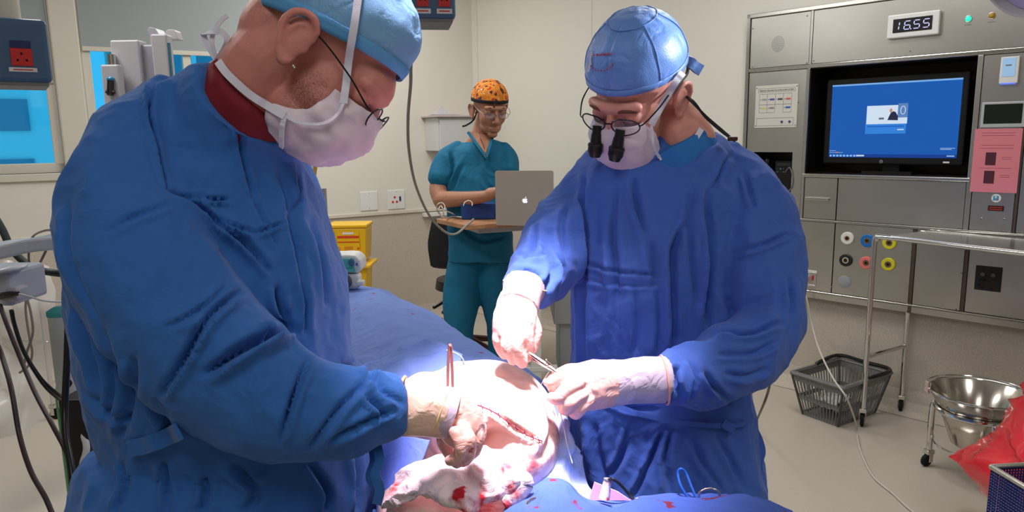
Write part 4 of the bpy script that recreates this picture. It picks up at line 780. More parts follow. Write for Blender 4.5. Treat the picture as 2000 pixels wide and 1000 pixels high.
# ---- blue mesh tray bottom right
c0_ = P(1937, 912, 2.0); zt_ = c0_[2]; c1_ = G(1928, 985, zt_-.13)
ex = nrm(G(2000, 950, zt_)-c0_); ey = nrm(G(1960, 893, zt_)-c0_); ey = nrm(ey-ex*(ex@ey)); TW, TD, Th = .42, .26, .17
t = thing('mesh_tray', 'blue perforated wire tray with a steel rim in the bottom right corner', 'tray', c0_+ex*TW/2+ey*TD/2-np.array([0, 0, Th])); m_mb = mat('navy_mesh', (40, 52, 120), .4, .3)
cor = [c0_, c0_+ex*TW, c0_+ex*TW+ey*TD, c0_+ey*TD]
for f in range(4):
    a, b_ = cor[f], cor[(f+1) % 4]; e_ = nrm(b_-a); Ln = np.linalg.norm(b_-a); mb = MB(); st = .0085; k = 0; s_ = 0.
    while s_ <= Ln: mb.tube([a+e_*s_, a+e_*s_-np.array([0, 0, Th])], .0024, 4); s_ += st
    z_ = 0.
    while z_ <= Th: mb.tube([a-np.array([0, 0, z_]), b_-np.array([0, 0, z_])], .0024, 4); z_ += st
    link('mesh_side', mb, m_mb, parent=t); link('steel_rim', MB().tube([a, b_], .008, 8, round_=True), steel, parent=t, smooth=True)
link('mesh_floor', MB().box((cor[0]+cor[2])/2-np.array([0, 0, Th]), (TW, TD, .004), (ex, ey, UZ)), m_mb, parent=t)
tb = (cor[0]+cor[2])/2; t = thing('tray_stand', 'low steel stand under the blue mesh tray', 'stand', (tb[0], tb[1], 0)); zz = zt_-Th-.004
link('shelf', MB().box((tb[0], tb[1], zz-.008), (TW, TD, .012), (ex, ey, UZ)), steel, parent=t)
for i in (-1, 1):
    for j in (-1, 1): p = np.array([tb[0], tb[1], 0])+ex*i*TW*.45+ey*j*TD*.45; sm('leg', MB().tube([p, p+np.array([0, 0, zz-.012])], .01, 8), chrome, parent=t)
# ---- black cable by the gown
link('floor_cable', MB().tube([P(1507, 728, 2.5), P(1500, 765, 2.7), P(1487, 800, 2.9), G(1470, 835, .006), G(1450, 850, .006), G(1380, 880, .006), G(1300, 890, .006)], .005, 8, n=50), black, smooth=True, label='black cable dropping from behind the right gown to the floor', catg='cable')
# ---- surgical lamp heads
m_lens = mat('lavender_lens', (176, 168, 214), .15, coat=.5)
def lamp(lab, c, nrm_, R_, pivot):
    c = np.array(c, float); n = nrm(np.array(nrm_, float)); a = nrm(np.cross(n, (0, 1, .2))); b_ = np.cross(n, a); ax = (a, b_, n)
    t = thing('surgical_lamp', lab, 'surgical lamp', c, 'surgical lamps'); sm('shade', MB().lathe(c, [(0, -.11), (R_*.45, -.10), (R_*.9, -.045), (R_, -.01), (R_, .004), (R_*.96, .004), (R_*.93, -.02), (0, -.03)], ax, 48), m_con, parent=t)
    sm('lens', MB().lathe(c, [(0, -.02), (R_*.93, -.018), (R_*.93, -.012), (0, -.004)], ax, 40), m_lens, parent=t); sm('grip', MB().tube([c-n*.01, c+n*.10], [.02, .015], 14, round_=True), white, parent=t)
    p = np.array(pivot, float); sm('arm', MB().tube([c-n*.1, c-n*.2, (p[0], p[1], c[2]+.25), (p[0], p[1], HC)], .022, 12, n=24), m_con, parent=t)
lamp('round surgical lamp head shining on the operating field from above', LP-Vector((LA-LP).normalized())*.05, (LA-LP), .30, (.3, 2.3))
e_ = P(1985, -95, 2.1)
print('lamp2', e_)
lamp('lavender-lensed surgical lamp head at the top right corner', L2P-Vector((L2A-L2P).normalized())*.05, (L2A-L2P), .13, (1.7, 1.3))

# ---- left edge: arm, tray, hose, leads, plastic sheet, cylinder
m_arm = mat('shelf_enamel', (176, 180, 190), .35)
t = thing('equipment_shelf', 'pale grey shelf arm reaching in at the left edge behind the gown', 'shelf', P(20, 500, 1.75))
gd = [cat([P(-160, 505, 1.7), P(-60, 492, 1.72), P(0, 479, 1.74), P(50, 468, 1.77), P(105, 463, 1.8), P(170, 462, 1.85)], 24)]
mb = MB(); V = []
for q in gd[0]: V += [q, q+np.array([0, .3, 0]), q+np.array([0, .3, -.034]), q+np.array([0, 0, -.034])]
mb.add(V, [(i*4+k, i*4+(k+1) % 4, i*4+4+(k+1) % 4, i*4+4+k) for i in range(23) for k in range(4)]+[(0, 3, 2, 1), (92, 93, 94, 95)]); link('shelf_board', mb, m_arm, parent=t, bevel=.006)
a = P(-220, 500, 1.9); sm('support_post', MB().tube([(a[0], a[1]+.1, 0), (a[0], a[1]+.1, a[2])], .03, 14), m_con, parent=t); link('base_plate', MB().box((a[0], a[1]+.1, .02), (.4, .4, .04)), m_con, parent=t, bevel=.01)
t = thing('monitor_module', 'white module with a black plug and a swept top below the grey shelf', 'medical device', P(10, 600, 1.5))
a = P(-60, 600, 1.5); b_ = P(24, 528, 1.5); link('body', MB().bb(a[0], b_[0], a[1], a[1]+.12, a[2], b_[2]), m_arm, parent=t, bevel=.008)
link('swept_top', MB().tube([P(-70, 532, 1.5), P(0, 528, 1.5), P(30, 523, 1.5), P(44, 524, 1.5)], [.05, .05, .04, .01], 12, ry=[.008, .008, .007, .003], n=14, view=UZ), m_arm, parent=t, smooth=True)
sm('plug', MB().tube([P(6, 579, 1.48), P(20, 576, 1.46), P(36, 573, 1.45)], [.009, .008, .004], 10), black, parent=t); link('plug_boss', MB().box(P(34, 572, 1.5), (.025, .04, .03)), m_con2, parent=t, bevel=.006)
a = P(-150, 600, 1.56); sm('post', MB().tube([(a[0], a[1], 0), (a[0], a[1], a[2])], .014, 10), chrome, parent=t)
m_hose = mat('dark_green_hose', (44, 58, 58), .5)
link('breathing_hose', MB().tube([P(-40, 380, 2.1), P(0, 440, 2.1), P(22, 485, 2.1), P(48, 512, 2.1), P(80, 528, 2.1), P(115, 534, 2.1), P(200, 545, 2.2)], .0105, 12, n=60), m_hose, smooth=True, label='thick dark green hose curving behind the grey shelf', catg='hose')
m_bc = mat('beige_lead', (150, 136, 128), .5); m_dk = mat('dark_lead', (52, 34, 40), .4)
leads = [('thin beige lead looping above the grey shelf', m_bc, .003, [P(110, 449, 1.9), P(85, 451, 1.95), P(62, 465, 2.0), P(56, 500, 2.), P(60, 530, 2.), P(56, 560, 1.95), P(50, 600, 1.95), P(56, 650, 1.95), P(63, 690, 1.95), P(55, 715, 1.95), P(38, 728, 1.95)]),
         ('beige lead crossing in an x below the grey shelf', m_bc, .003, [P(92, 485, 1.85), P(75, 520, 1.85), P(60, 548, 1.85), P(52, 575, 1.85), P(60, 610, 1.85), P(64, 650, 1.85), P(52, 690, 1.85), P(45, 725, 1.85)]),
         ('pale thin lead running from the black plug to the gown', mat('pale_lead', (196, 194, 190), .5), .0022, [P(37, 574, 1.45), P(60, 580, 1.5), P(90, 588, 1.6), P(140, 590, 1.7)]),
         ('dark lead falling from the white module, topmost of the long dark ones', m_dk, .0042, [P(0, 596, 1.45), P(16, 640, 1.42), P(40, 700, 1.4), P(70, 770, 1.35), P(105, 835, 1.3), P(130, 885, 1.28), P(148, 950, 1.25), P(150, 1030, 1.25)]),
         ('dark lead hanging nearest the left edge of the picture', m_dk, .0042, [P(-12, 660, 1.35), P(2, 690, 1.35), P(22, 760, 1.3), P(38, 850, 1.28), P(60, 920, 1.25), P(90, 975, 1.22), P(112, 1030, 1.2)]),
         ('double black lead sagging under the white module', black, .0042, [P(22, 606, 1.5), P(30, 640, 1.52), P(48, 690, 1.55), P(80, 740, 1.6), P(110, 768, 1.65), P(130, 782, 1.7)]),
         ('thin black lead sagging just under the double black one', black, .003, [P(24, 606, 1.5), P(32, 650, 1.52), P(52, 700, 1.55), P(85, 752, 1.6), P(112, 778, 1.65), P(130, 790, 1.7)]),
         ('upright black tube beside the left gown', black, .006, [P(134, 600, 1.3), P(131, 700, 1.3), P(127, 790, 1.3), P(128, 850, 1.28), P(140, 920, 1.25), P(146, 1010, 1.22)]),
         ('coiled thin black lead next to the black tube', black, .002, [P(134+5*math.sin(k*1.7), 640+k*9, 1.33) for k in range(15)])]
for lab, m, r_, pts in leads: link('cable', MB().tube(pts, r_, 8, n=60), m, smooth=True, label=lab, catg='cable')
# steel frame under clear sheeting
a = G(104, 700); fa = P(100, 690, 3.4); t = thing('draped_frame', 'chrome tube frame under clear plastic sheeting at the left edge', 'trolley', G(60, 800))
pL = G(20, 800); pR = G(107, 818); zq = zline(92, 525, pR)
sm('tube_frame', MB().tube([pR+np.array([0, 0, .06]), pR+np.array([0, 0, zq-.08]), pR+np.array([-.03, 0, zq-.015]), pR+np.array([-.12, .01, zq]), pL+np.array([-.2, .02, zq])], .011, 10, n=40), chrome, parent=t)
sm('cross_bar', MB().tube([pR+np.array([.03, 0, .42]), pL+np.array([-.2, 0, .42])], .006, 8), chrome, parent=t); castor(t, pR, .03)
p2_ = pL+np.array([-.15, .0, 0]); sm('rear_leg', MB().tube([p2_+np.array([0, 0, .06]), p2_+np.array([0, 0, zq])], .011, 10), chrome, parent=t); castor(t, p2_, .03)
pm = bpy.data.materials.new('clear_sheeting'); pm.use_nodes = True; nt = pm.node_tree; N = nt.nodes; L = nt.links; b = N['Principled BSDF']; b.inputs['Base Color'].default_value = (.8, .78, .76, 1); b.inputs['Roughness'].default_value = .12; b.inputs['Alpha'].default_value = .5
sg = [[(-30, 500, 2.9), (-20, 600, 2.85), (-30, 700, 2.8), (-30, 800, 2.75), (-30, 860, 2.75)], [(30, 510, 2.9), (25, 600, 2.8), (30, 690, 2.85), (22, 770, 2.8), (25, 850, 2.8)], [(70, 512, 2.95), (66, 600, 2.85), (72, 690, 2.9), (60, 780, 2.85), (65, 840, 2.85)], [(104, 520, 3.0), (112, 600, 2.95), (108, 690, 3.0), (98, 770, 3.0), (90, 800, 3.)]]
rows = [cat([P(*q) for q in r_], 50) for r_ in sg]; gd = np.array([cat([rows[k][j] for k in range(4)], 44) for j in range(50)])
for j in range(50):
    for i in range(44): q = gd[j, i]; gd[j, i] = q-cF*(abs(mnoise.noise(Vector((q[0]*14, q[1]*5, q[2]*6))))*.09)
link('clear_sheet', MB().grid(gd), pm, smooth=True, label='clear crinkled plastic sheet hanging over the chrome frame', catg='plastic sheet')
a = P(158, 830, 2.3); t = thing('gas_cylinder', 'green gas cylinder with a black holder behind the left gown', 'gas cylinder', (a[0], a[1], 0)); zc_ = P(158, 712, 2.3)[2]
sm('cylinder', MB().lathe((a[0], a[1], 0), [(0, .02), (.055, .02), (.06, .04), (.06, zc_-.07), (.045, zc_-.02), (.02, zc_), (0, zc_)], AX3, 28), mat('cylinder_green', (30, 130, 60), .35), parent=t)
b_ = P(155, 850, 1.6); hb_ = MB(); a1 = P(136, 930, 1.6); a2 = P(182, 768, 1.6); hb_.bb(a1[0], a2[0], a1[1]-.01, a1[1]+.06, a1[2], a2[2]); hd = link('black_holder', hb_, mat('holder_black', (22, 24, 26), .4), parent=t, bevel=.006)
link('white_sticker', MB().box(P(151, 832, 1.592), (.014, .004, .008)), white, parent=t); sm('green_sticker', MB().ell(P(146, 815, 1.592), (.006, .002, .006), AX3, 10, 6), mat('sticker_green', (40, 110, 60), .5), parent=t)
sm('ribbed_tube', MB().tube([P(165+4*math.sin(k), 780+k*12, 1.58) for k in range(13)], .007, 10, n=40), white, parent=t)
a = P(118, 615, 1.9); t = thing('soda_canister', 'pale canister with a teal cap peeping out left of the gown', 'canister', (a[0], a[1], a[2]-.25)); sm('body', MB().lathe(a-np.array([0, 0, .25]), [(0, 0), (.03, 0), (.03, .25), (0, .25)], AX3, 20), mat('canister_body', (190, 198, 196), .3), parent=t); sm('teal_cap', MB().lathe(a, [(0, 0), (.032, 0), (.032, .012), (.015, .022), (0, .022)], AX3, 20), mat('teal_cap', (60, 160, 160), .4), parent=t)
sm('stand_rod', MB().tube([a-np.array([0, 0, .25]), (a[0], a[1], 0)], .012, 8), chrome, parent=t)
# ============================================================ PEOPLE
def voxel(mb, size, it=4, fac=.5):
    """joins overlapping closed shapes into one continuous skin"""
    m = bpy.data.meshes.new('t'); m.from_pydata(mb.v, [], mb.f); m.update()
    bm = bmesh.new(); bm.from_mesh(m); bmesh.ops.recalc_face_normals(bm, faces=bm.faces); bm.to_mesh(m); bm.free()
    o = bpy.data.objects.new('t', m); COL.objects.link(o)
    r = o.modifiers.new('r', 'REMESH'); r.mode = 'VOXEL'; r.voxel_size = size
    if it: s_ = o.modifiers.new('s', 'SMOOTH'); s_.iterations = it; s_.factor = fac
    dg = bpy.context.evaluated_depsgraph_get(); dg.update(); e = bpy.data.meshes.new_from_object(o.evaluated_get(dg))
    V = np.empty(len(e.vertices)*3); e.vertices.foreach_get('co', V); V = V.reshape(-1, 3); Nn = np.empty(len(e.vertices)*3); e.vertices.foreach_get('normal', Nn); Nn = Nn.reshape(-1, 3)
    Fc = [tuple(p.vertices) for p in e.polygons]; bpy.data.objects.remove(o); bpy.data.meshes.remove(m); bpy.data.meshes.remove(e)
    return V, Nn, Fc
def shift(V, A):   # displace in small steps of direction A
    return V+A
def seg_dist(px, py, poly):
    best = np.full(px.shape, 1e9); tt = np.zeros(px.shape); sg = np.zeros(px.shape); L_ = [0]
    for i in range(len(poly)-1): L_.append(L_[-1]+math.dist(poly[i], poly[i+1]))
    for i in range(len(poly)-1):
        ax, ay = poly[i]; bx, by = poly[i+1]; dx, dy = bx-ax, by-ay; q = dx*dx+dy*dy+1e-9
        t = np.clip(((px-ax)*dx+(py-ay)*dy)/q, 0, 1); ex_, ey_ = px-(ax+t*dx), py-(ay+t*dy); d = np.hypot(ex_, ey_); s_ = np.sign(dx*ey_-dy*ex_)
        m = d < best; best[m] = d[m]; tt[m] = (L_[i]+t[m]*math.sqrt(q))/L_[-1]; sg[m] = s_[m]
    return best, tt, sg
def folds(V, Nn, strokes, dmin=0, dmax=9):
    """sewn-in creases: each runs along a line on the cloth, pinched in with a raised lip on one side"""
    x, y, d = Q(V); vd = V-cO; vd /= np.linalg.norm(vd, axis=1)[:, None]; face = np.clip(-(vd*Nn).sum(1)*1.6+.1, 0, 1); ok = (d > dmin) & (d < dmax)
    H_ = np.zeros(len(V))
    for st in strokes:
        poly, wd, dep = st[0], st[1]*.78, st[2]*1.45; poly = [tuple(q) for q in cat(poly, len(poly)*4)]
        q, t, s_ = seg_dist(x, y, poly); tp = np.sin(np.clip(t, 0.001, .999)*math.pi)**.5
        H_ += tp*(-dep*np.exp(-(q/wd)**2)+.75*dep*np.exp(-((q*s_-wd*2.1)/(wd*1.25))**2)+.25*dep*np.exp(-((q*s_+wd*2.4)/(wd*1.6))**2))
    return V+Nn*(H_*face*ok)[:, None]
def ruffle(V, Nn, amp, sc, seed=0., st=(1, 1, 1), ridged=True):
    st = np.array(st)*sc; out = np.empty(len(V))
    for i, q in enumerate(V*st+seed):
        n_ = mnoise.noise(q); out[i] = (.5-abs(n_)*2.2) if ridged else n_
    return V+Nn*(out*amp)[:, None]
def T(pts, s=1.):   # (px, py, distance, half width px, [depth half m]) -> centres, radii
    C_ = [P(q[0], q[1], q[2]) for q in pts]; r_ = [q[3]*q[2]/FPX*s for q in pts]; ry = [(q[4] if len(q) > 4 else r_[i]) for i, q in enumerate(pts)]
    return C_, r_, ry
def ptube(mb, pts, n=24, seg=28, p=2., view=None, round_=True):
    C_, r_, ry = T(pts); return mb.tube(C_, r_, seg, n=n, ry=ry, view=view if view is not None else cF, round_=round_, p=p)
class Head:
    def __init__(s, o, Fv, Uv, sc=1., fo=0.):
        s.o = np.array(o); s.F = nrm(np.array(Fv, float)); Uv = np.array(Uv, float); s.U = nrm(Uv-s.F*(Uv@s.F)); s.S = np.cross(s.U, s.F); s.k = sc; s.fo = fo
    def p(s, f, sd, u): return s.o+(s.F*f+s.S*sd+s.U*u)*s.k
    def ax(s): return (s.F, s.S, s.U)
    def build(s, mb, neck=None, ears=(1, -1), nose=.124, fh=False):
        k = s.k; A = s.ax(); fo = s.fo
        e = lambda f, sd, u, a, b_, c, nu=24, nv=14: mb.ell(s.p(f, sd, u), (a*k, b_*k, c*k), A, nu, nv)
        e(-.003, 0, .052, .098, .076, .088, 32, 20); e(.045, 0, .0+fo*.5, .056, .062, .084); e(.04, 0, -.056+fo*.5, .052, .052, .042); e(.076, 0, -.088+fo*.3, .022, .025, .018)
        e(.055, .036, -.01+fo, .036, .026, .032); e(.055, -.036, -.01+fo, .036, .026, .032); e(-.06, 0, .0, .045, .055, .06)
        if fh: e(.058, 0, .022, .056, .056, .046)
        mb.tube([s.p(.088, -.045, .042+fo), s.p(.101, -.02, .043+fo), s.p(.101, .02, .043+fo), s.p(.088, .045, .042+fo)], [.010*k, .011*k, .011*k, .010*k], 12, n=10, round_=True)
        mb.tube([s.p(.098, 0, .04+fo), s.p(.112, 0, .01+fo), s.p(nose, 0, -.016+fo)], [.008*k, .009*k, .0115*k], 12, n=8, round_=True)
        for q in (-1, 1): e(nose-.012, .012*q, -.021+fo, .010, .008, .008, 12, 8); e(.087, .032*q, .022+fo, .016, .017, .014, 14, 9)
        mb.tube([s.p(.092, -.024, -.052+fo), s.p(.105, 0, -.049+fo), s.p(.092, .024, -.052+fo)], .0055*k, 10, n=9, round_=True); mb.tube([s.p(.09, -.02, -.062+fo), s.p(.103, 0, -.061+fo), s.p(.09, .02, -.062+fo)], .0065*k, 10, n=9, round_=True)
        for q in ears:
            b_ = .076
            hx = [(.012, .004, .012), (.010, .010, .026), (-.004, .016, .034), (-.020, .019, .026), (-.025, .018, .008), (-.018, .014, -.010), (-.008, .009, -.024), (.002, .005, -.030), (.008, .002, -.020)]
            mb.tube([s.p(f, q*(b_+w_), u) for f, w_, u in hx], np.array([.004, .0045, .005, .005, .0048, .0045, .0058, .0065, .004])*k, 10, n=34, round_=True)
            ah = [(.004, .006, .020), (-.008, .011, .020), (-.014, .012, .006), (-.010, .009, -.010), (.0, .006, -.016)]
            mb.tube([s.p(f, q*(b_+w_), u) for f, w_, u in ah], .0034*k, 8, n=18, round_=True)
            e(.010, q*(b_+.003), -.002, .006, .006, .008, 10, 7)   # tragus
            e(-.006, q*(b_+.004), .003, .021, .008, .031, 18, 10)
        if neck: mb.tube([q[0] for q in neck], [q[1] for q in neck], 24, n=14, round_=True)
        return mb
    def cap(s, a, b_, grow=.012, puff=.0, top=0., seed=1., rag=.0, amp=.0025, c=-.003):
        """cloth cap from crown down to the tilted hem u = a + b f"""
        k = s.k; gd = []; nu, nv = 72, 30
        rf, rs, ru = .098+grow, .076+grow, .088+grow+top
        for j in range(nv+1):
            row = []
            for i in range(nu+1):
                az = 2*math.pi*(i % nu)/nu; ca, sa = math.cos(az), math.sin(az); lo, hi = 0.01, math.pi*.95
                for _ in range(18):   # polar angle where the hem is
                    m_ = (lo+hi)/2; f = c+rf*math.sin(m_)*ca; u = .052+ru*math.cos(m_)
                    if u > a+b_*f: lo = m_
                    else: hi = m_
                th = .01+(lo-.01)*j/nv; f = rf*math.sin(th)*ca; sd = rs*math.sin(th)*sa; u = .052+ru*math.cos(th)
                n_ = nrm(np.array([f/rf**2, sd/rs**2, (u-.052)/ru**2])); t = j/nv
                hgt = puff*math.sin(math.pi*min(1, t*1.02))**.8 + amp*(mnoise.noise((f*28+seed, sd*28, u*40))+.8*(.4-abs(mnoise.noise((f*45, sd*45+seed, u*18))))*2)*(1 if t < .93 else .3)
                q = s.p(c+f+n_[0]*hgt, sd+n_[1]*hgt, u+n_[2]*hgt); row.append(q)
            gd.append(row)
        return gd
    def mask(s, rows, seed=0., amp=.003, n=36, pleat=.0025, npl=4):
        """rows: (u centre, f centre, u edge, f edge, half width)"""
        A_ = cat(rows, n); gd = []
        for j in range(n):
            uc, fc, ue, fe, w_ = A_[j]; row = []
            for i in range(41):
                a = (i/40-.5)*math.pi; c_ = math.cos(a)**.85 if math.cos(a) > 0 else 0; f = fe+(fc-fe)*c_; sd = w_*math.sin(a); u = ue+(uc-ue)*c_
                t = j/(n-1); h_ = pleat*(abs((t*npl) % 1-.5)*2-.5)*(1-c_*.35)+amp*(mnoise.noise((f*30+seed, sd*30, u*36))+(.4-abs(mnoise.noise((f*24, sd*24+seed+5, u*40))))*1.3)
                row.append(s.p(f+h_*c_, sd+h_*math.sin(a), u))
            gd.append(row)
        return gd
def crumple(gd, amp, sc, seed=0., dirv=None, st=(1, 1, 1), ridged=True):
    R_, C_ = gd.shape[:2]; du = np.gradient(gd, axis=0); dv_ = np.gradient(gd, axis=1); n_ = np.cross(du, dv_); n_ /= np.linalg.norm(n_, axis=2)[..., None]+1e-9
    if dirv is not None: s_ = np.sign((n_*np.array(dirv)).sum(2)); n_ = n_*s_[..., None]
    for i in range(R_):
        for j in range(C_):
            v = mnoise.noise(Vector(gd[i, j]*np.array(st)*sc+seed)); gd[i, j] = gd[i, j]+n_[i, j]*amp*((.4-abs(v)*2) if ridged else v)
    return gd
skinA = mat('skin_fair', (204, 134, 122), .5, sss=.15, bump=.25, bs=500, var=.07, vs=30)
skinB = mat('skin_tan', (168, 118, 92), .5, sss=.1, bump=.25, bs=300, var=.08, vs=40)
skinC = mat('skin_fair_pink', (214, 150, 134), .42, sss=.15, bump=.2, bs=500, var=.06, vs=30)
gownL = mat('gown_blue', (42, 100, 174), .85, bump=.25, bs=900, var=.05, vs=7, sheen=.12, wrk=.35, wks=9)
gownR = mat('gown_royal_blue', (58, 98, 186), .8, bump=.25, bs=700, var=.05, vs=7, sheen=.12, wrk=.35, wks=9)
gowncol = mat('gown_collar_blue', (40, 116, 190), .85, bump=.2, bs=700)
maroon = mat('maroon_scrubs', (120, 22, 36), .85, bump=.3, bs=900)
glove_t = mat('latex_tan', (226, 196, 178), .42, sss=.1, wrk=.25, wks=30)
glove_p = mat('latex_pale', (238, 214, 206), .42, sss=.1, wrk=.2, wks=30)
glove_g = mat('latex_lavender', (186, 176, 196), .42, wrk=.2, wks=30)
latex_edge = mat('latex_rolled_edge', (222, 196, 140), .45)
caps_l = mat('cap_light_blue', (118, 168, 212), .8, bump=.3, bs=700, wrk=.25, wks=22); band_l = mat('cap_band_blue', (88, 158, 212), .8, bump=.3, bs=700)
maskm = mat('mask_pleated', (232, 214, 226), .75, bump=.35, bs=1200, sss=.1); strapm = mat('mask_tie', (226, 226, 240), .7, bump=.4, bs=900)
shoe = mat('theatre_clog', (40, 44, 56), .5); trous = mat('scrub_trousers', (30, 70, 120), .85, wrk=.3)

def legs(mb, cx, cy, ztop, yaw, gap=.11, r0=.095):
    f = np.array([math.cos(yaw), math.sin(yaw), 0]); s_ = np.array([-f[1], f[0], 0]); out = []
    for q in (-1, 1):
        b_ = np.array([cx, cy, 0])+s_*q*gap; mb.tube([b_+np.array([0, 0, ztop]), b_+f*.02+np.array([0, 0, .48]), b_+np.array([0, 0, .1])], [r0, .062, .045], 16, n=12, round_=True); out.append(b_)
    return out, f, s_
def shoes(par, out, f, s_):
    for b_ in out: sm('shoe', MB().tube([b_-f*.05+np.array([0, 0, .045]), b_+f*.06+np.array([0, 0, .048]), b_+f*.17+np.array([0, 0, .035])], [.043, .047, .04], 16, n=12, ry=[.042, .044, .03], round_=True, view=UZ), shoe, parent=par)
def wrapband(par, nm, V_, pts, wd, m, lift=.004, n=40):
    """a cloth band laid on a garment: each point is seen from the room at a pixel, pulled onto the nearest cloth"""
    x, y, d = Q(V_); P_ = []
    for q in cat([(a, b_, 0) for a, b_ in pts], n):
        r_ = (x-q[0])**2+(y-q[1])**2; m_ = r_ < 14**2
        dd = d[m_].min() if m_.any() else d[np.argmin(r_)]; P_.append(P(q[0], q[1], dd-lift))
    P_ = np.array(P_)
    for _ in range(3): P_[1:-1] = (P_[:-2]+P_[1:-1]*2+P_[2:])/4
    up = []
    for i in range(len(P_)): T_ = nrm(P_[min(i+1, n-1)]-P_[max(i-1, 0)]); up.append(np.cross(T_, cF))
    return link(nm, MB().ribbon(P_, wd, .002, up), m, parent=par, smooth='auto')
def glasses(H, u, f, par, m, r_=(.021, .015), ear=(.0, .079, .022), lensm=None, thick=.0011, gap=.033, wrap=.010):
    fr = MB()
    lens = []
    for q in (-1, 1):
        c = lambda a, q=q: H.p(f-wrap*abs(math.cos(a))*(1 if math.cos(a)*q > 0 else 0), q*gap+r_[0]*math.cos(a), u+r_[1]*math.sin(a)-.004*0)
        pts = [c(a) for a in np.linspace(0, 2*math.pi, 33)[:-1]]; fr.tube(pts, thick, 6, closed=True)
        fr.tube([H.p(f-.006, q*(gap+r_[0]), u+.004), H.p(f-.015, q*.066, u+.006), H.p(f-.05, q*.078, (u+ear[2])/2+.004), H.p(ear[0]+.012, q*(ear[1]+.002), ear[2]), H.p(ear[0]-.018, q*(ear[1]+.003), ear[2]-.012)], thick*1.1, 6, n=24)
        lens.append(MB().add([H.p(f-.004, q*gap, u)]+pts, [(0, i+1, (i+1) % 32+1) for i in range(32)]))
    fr.tube([H.p(f-.003, -gap+r_[0], u+.002), H.p(f+.006, 0, u+.007), H.p(f-.003, gap-r_[0], u+.002)], thick, 6, n=10)
    g = sm('spectacles', fr, m, parent=par)
    for q in lens: link('lens', q, lensm, parent=g, solid=.001)
    return g
lm_ = bpy.data.materials.new('spectacle_lens'); lm_.use_nodes = True; N = lm_.node_tree.nodes; N['Principled BSDF'].inputs['Alpha'].default_value = .09; N['Principled BSDF'].inputs['Roughness'].default_value = .05; N['Principled BSDF'].inputs['Base Color'].default_value = (.75, .72, .85, 1)
wire = mat('spectacle_wire', (40, 38, 44), .3, .7)

# ------------------------------------------------------------ surgeon on the left
def ax_img(dx, dy, away=0.):    # direction from picture right/down and away from the camera
    return cR*dx-cU*dy+cF*away
HL = Head(P(612, 112, .955), ax_img(.74, .67, .06), ax_img(.67, -.74, .0), 1.0, fo=-.022)
hb = MB(); HL.build(hb, nose=.108, fh=True, neck=[(HL.p(-.03, 0, .0), .056), (HL.p(-.035, 0, -.05), .057), (P(478, 212, .97), .058), (P(430, 262, .98), .064)])
# trunk, arm and legs of the same body, under the gown
hb.tube([P(440, 235, .98), P(390, 330, 1.04), P(400, 500, 1.05), P(420, 700, 1.06), P(450, 960, 1.10)], [.07, .10, .10, .09, .09], 20, n=16, round_=True)
hb.tube([P(270, 300, .95), P(330, 560, .87), P(440, 710, .865), P(600, 795, .88), P(800, 800, .925), P(870, 820, .94)], [.045, .04, .035, .032, .022, .018], 14, n=24, round_=True)
lc = P(440, 960, 1.05); lo_, lf, ls = legs(hb, lc[0], lc[1]+.03, .72, 0, gap=.09, r0=.075)
V, Nn, Fc = voxel(hb, .0028, 3)
V = ruffle(V, Nn, .0006, 60, ridged=False); VB_L = V
psL = link('person', (V, Fc), skinA, smooth=True, origin=(lc[0], lc[1], 0), label='surgeon in blue gown and light blue cap, seen from the side, left of the patient', catg='person')
b0_ = wbase(psL)
stain(skinA, (132, 88, 76), 420, .42, .80, center=tuple(HL.p(.040, -.07, -.045)-b0_), rad=.062, detail=2)
stain(skinA, (150, 104, 94), 300, .5, 1., center=tuple(HL.p(-.075, -.05, .01)-b0_), rad=.05, detail=2)
shoes(psL, lo_, lf, ls)
g = MB()
rows = [(202, 330, 400, 1.0, .05), (222, 270, 450, 1.0, .09), (255, 235, 500, 1.0, .13), (300, 205, 560, 1.01, .155), (360, 190, 596, 1.02, .165), (430, 182, 626, 1.03, .17), (500, 172, 646, 1.03, .17), (580, 168, 666, 1.03, .165), (650, 180, 675, 1.03, .16), (720, 200, 684, 1.03, .155), (800, 216, 700, 1.04, .145), (870, 250, 715, 1.05, .14), (930, 215, 735, 1.05, .16), (980, 176, 746, 1.05, .18), (1040, 170, 756, 1.05, .19)]
C_ = [P((a+b_)/2, y, d) for y, a, b_, d, t in rows]; rx = [(b_-a)/2*d/FPX for y, a, b_, d, t in rows]; ry = [t for *_, t in rows]
e_ = C_[-1]; C_ += [np.array([e_[0], e_[1], e_[2]-.25]), np.array([e_[0], e_[1], .38])]; rx += [.22, .21]; ry += [.2, .2]
g.tube(C_, rx, 40, n=60, ry=ry, view=(0, 1, 0), p=2.3)
ptube(g, [(492, 199, .955, 106, .086), (460, 238, .97, 128, .10), (405, 320, 1.0, 165, .14), (390, 380, 1.02, 180, .15)], 20, 36, round_=False)
ptube(g, [(330, 248, .95, 82, .07), (278, 300, .92, 108, .082), (256, 385, .89, 126, .082), (266, 475, .87, 138, .078), (316, 575, .86, 138, .076), (380, 670, .86, 138, .074), (470, 745, .865, 126, .07), (570, 790, .875, 108, .064), (670, 805, .89, 84, .056), (740, 800, .90, 66, .046), (782, 793, .91, 57, .036)], 60, 36, round_='s')
V, Nn, Fc = voxel(g, .0042, 3)
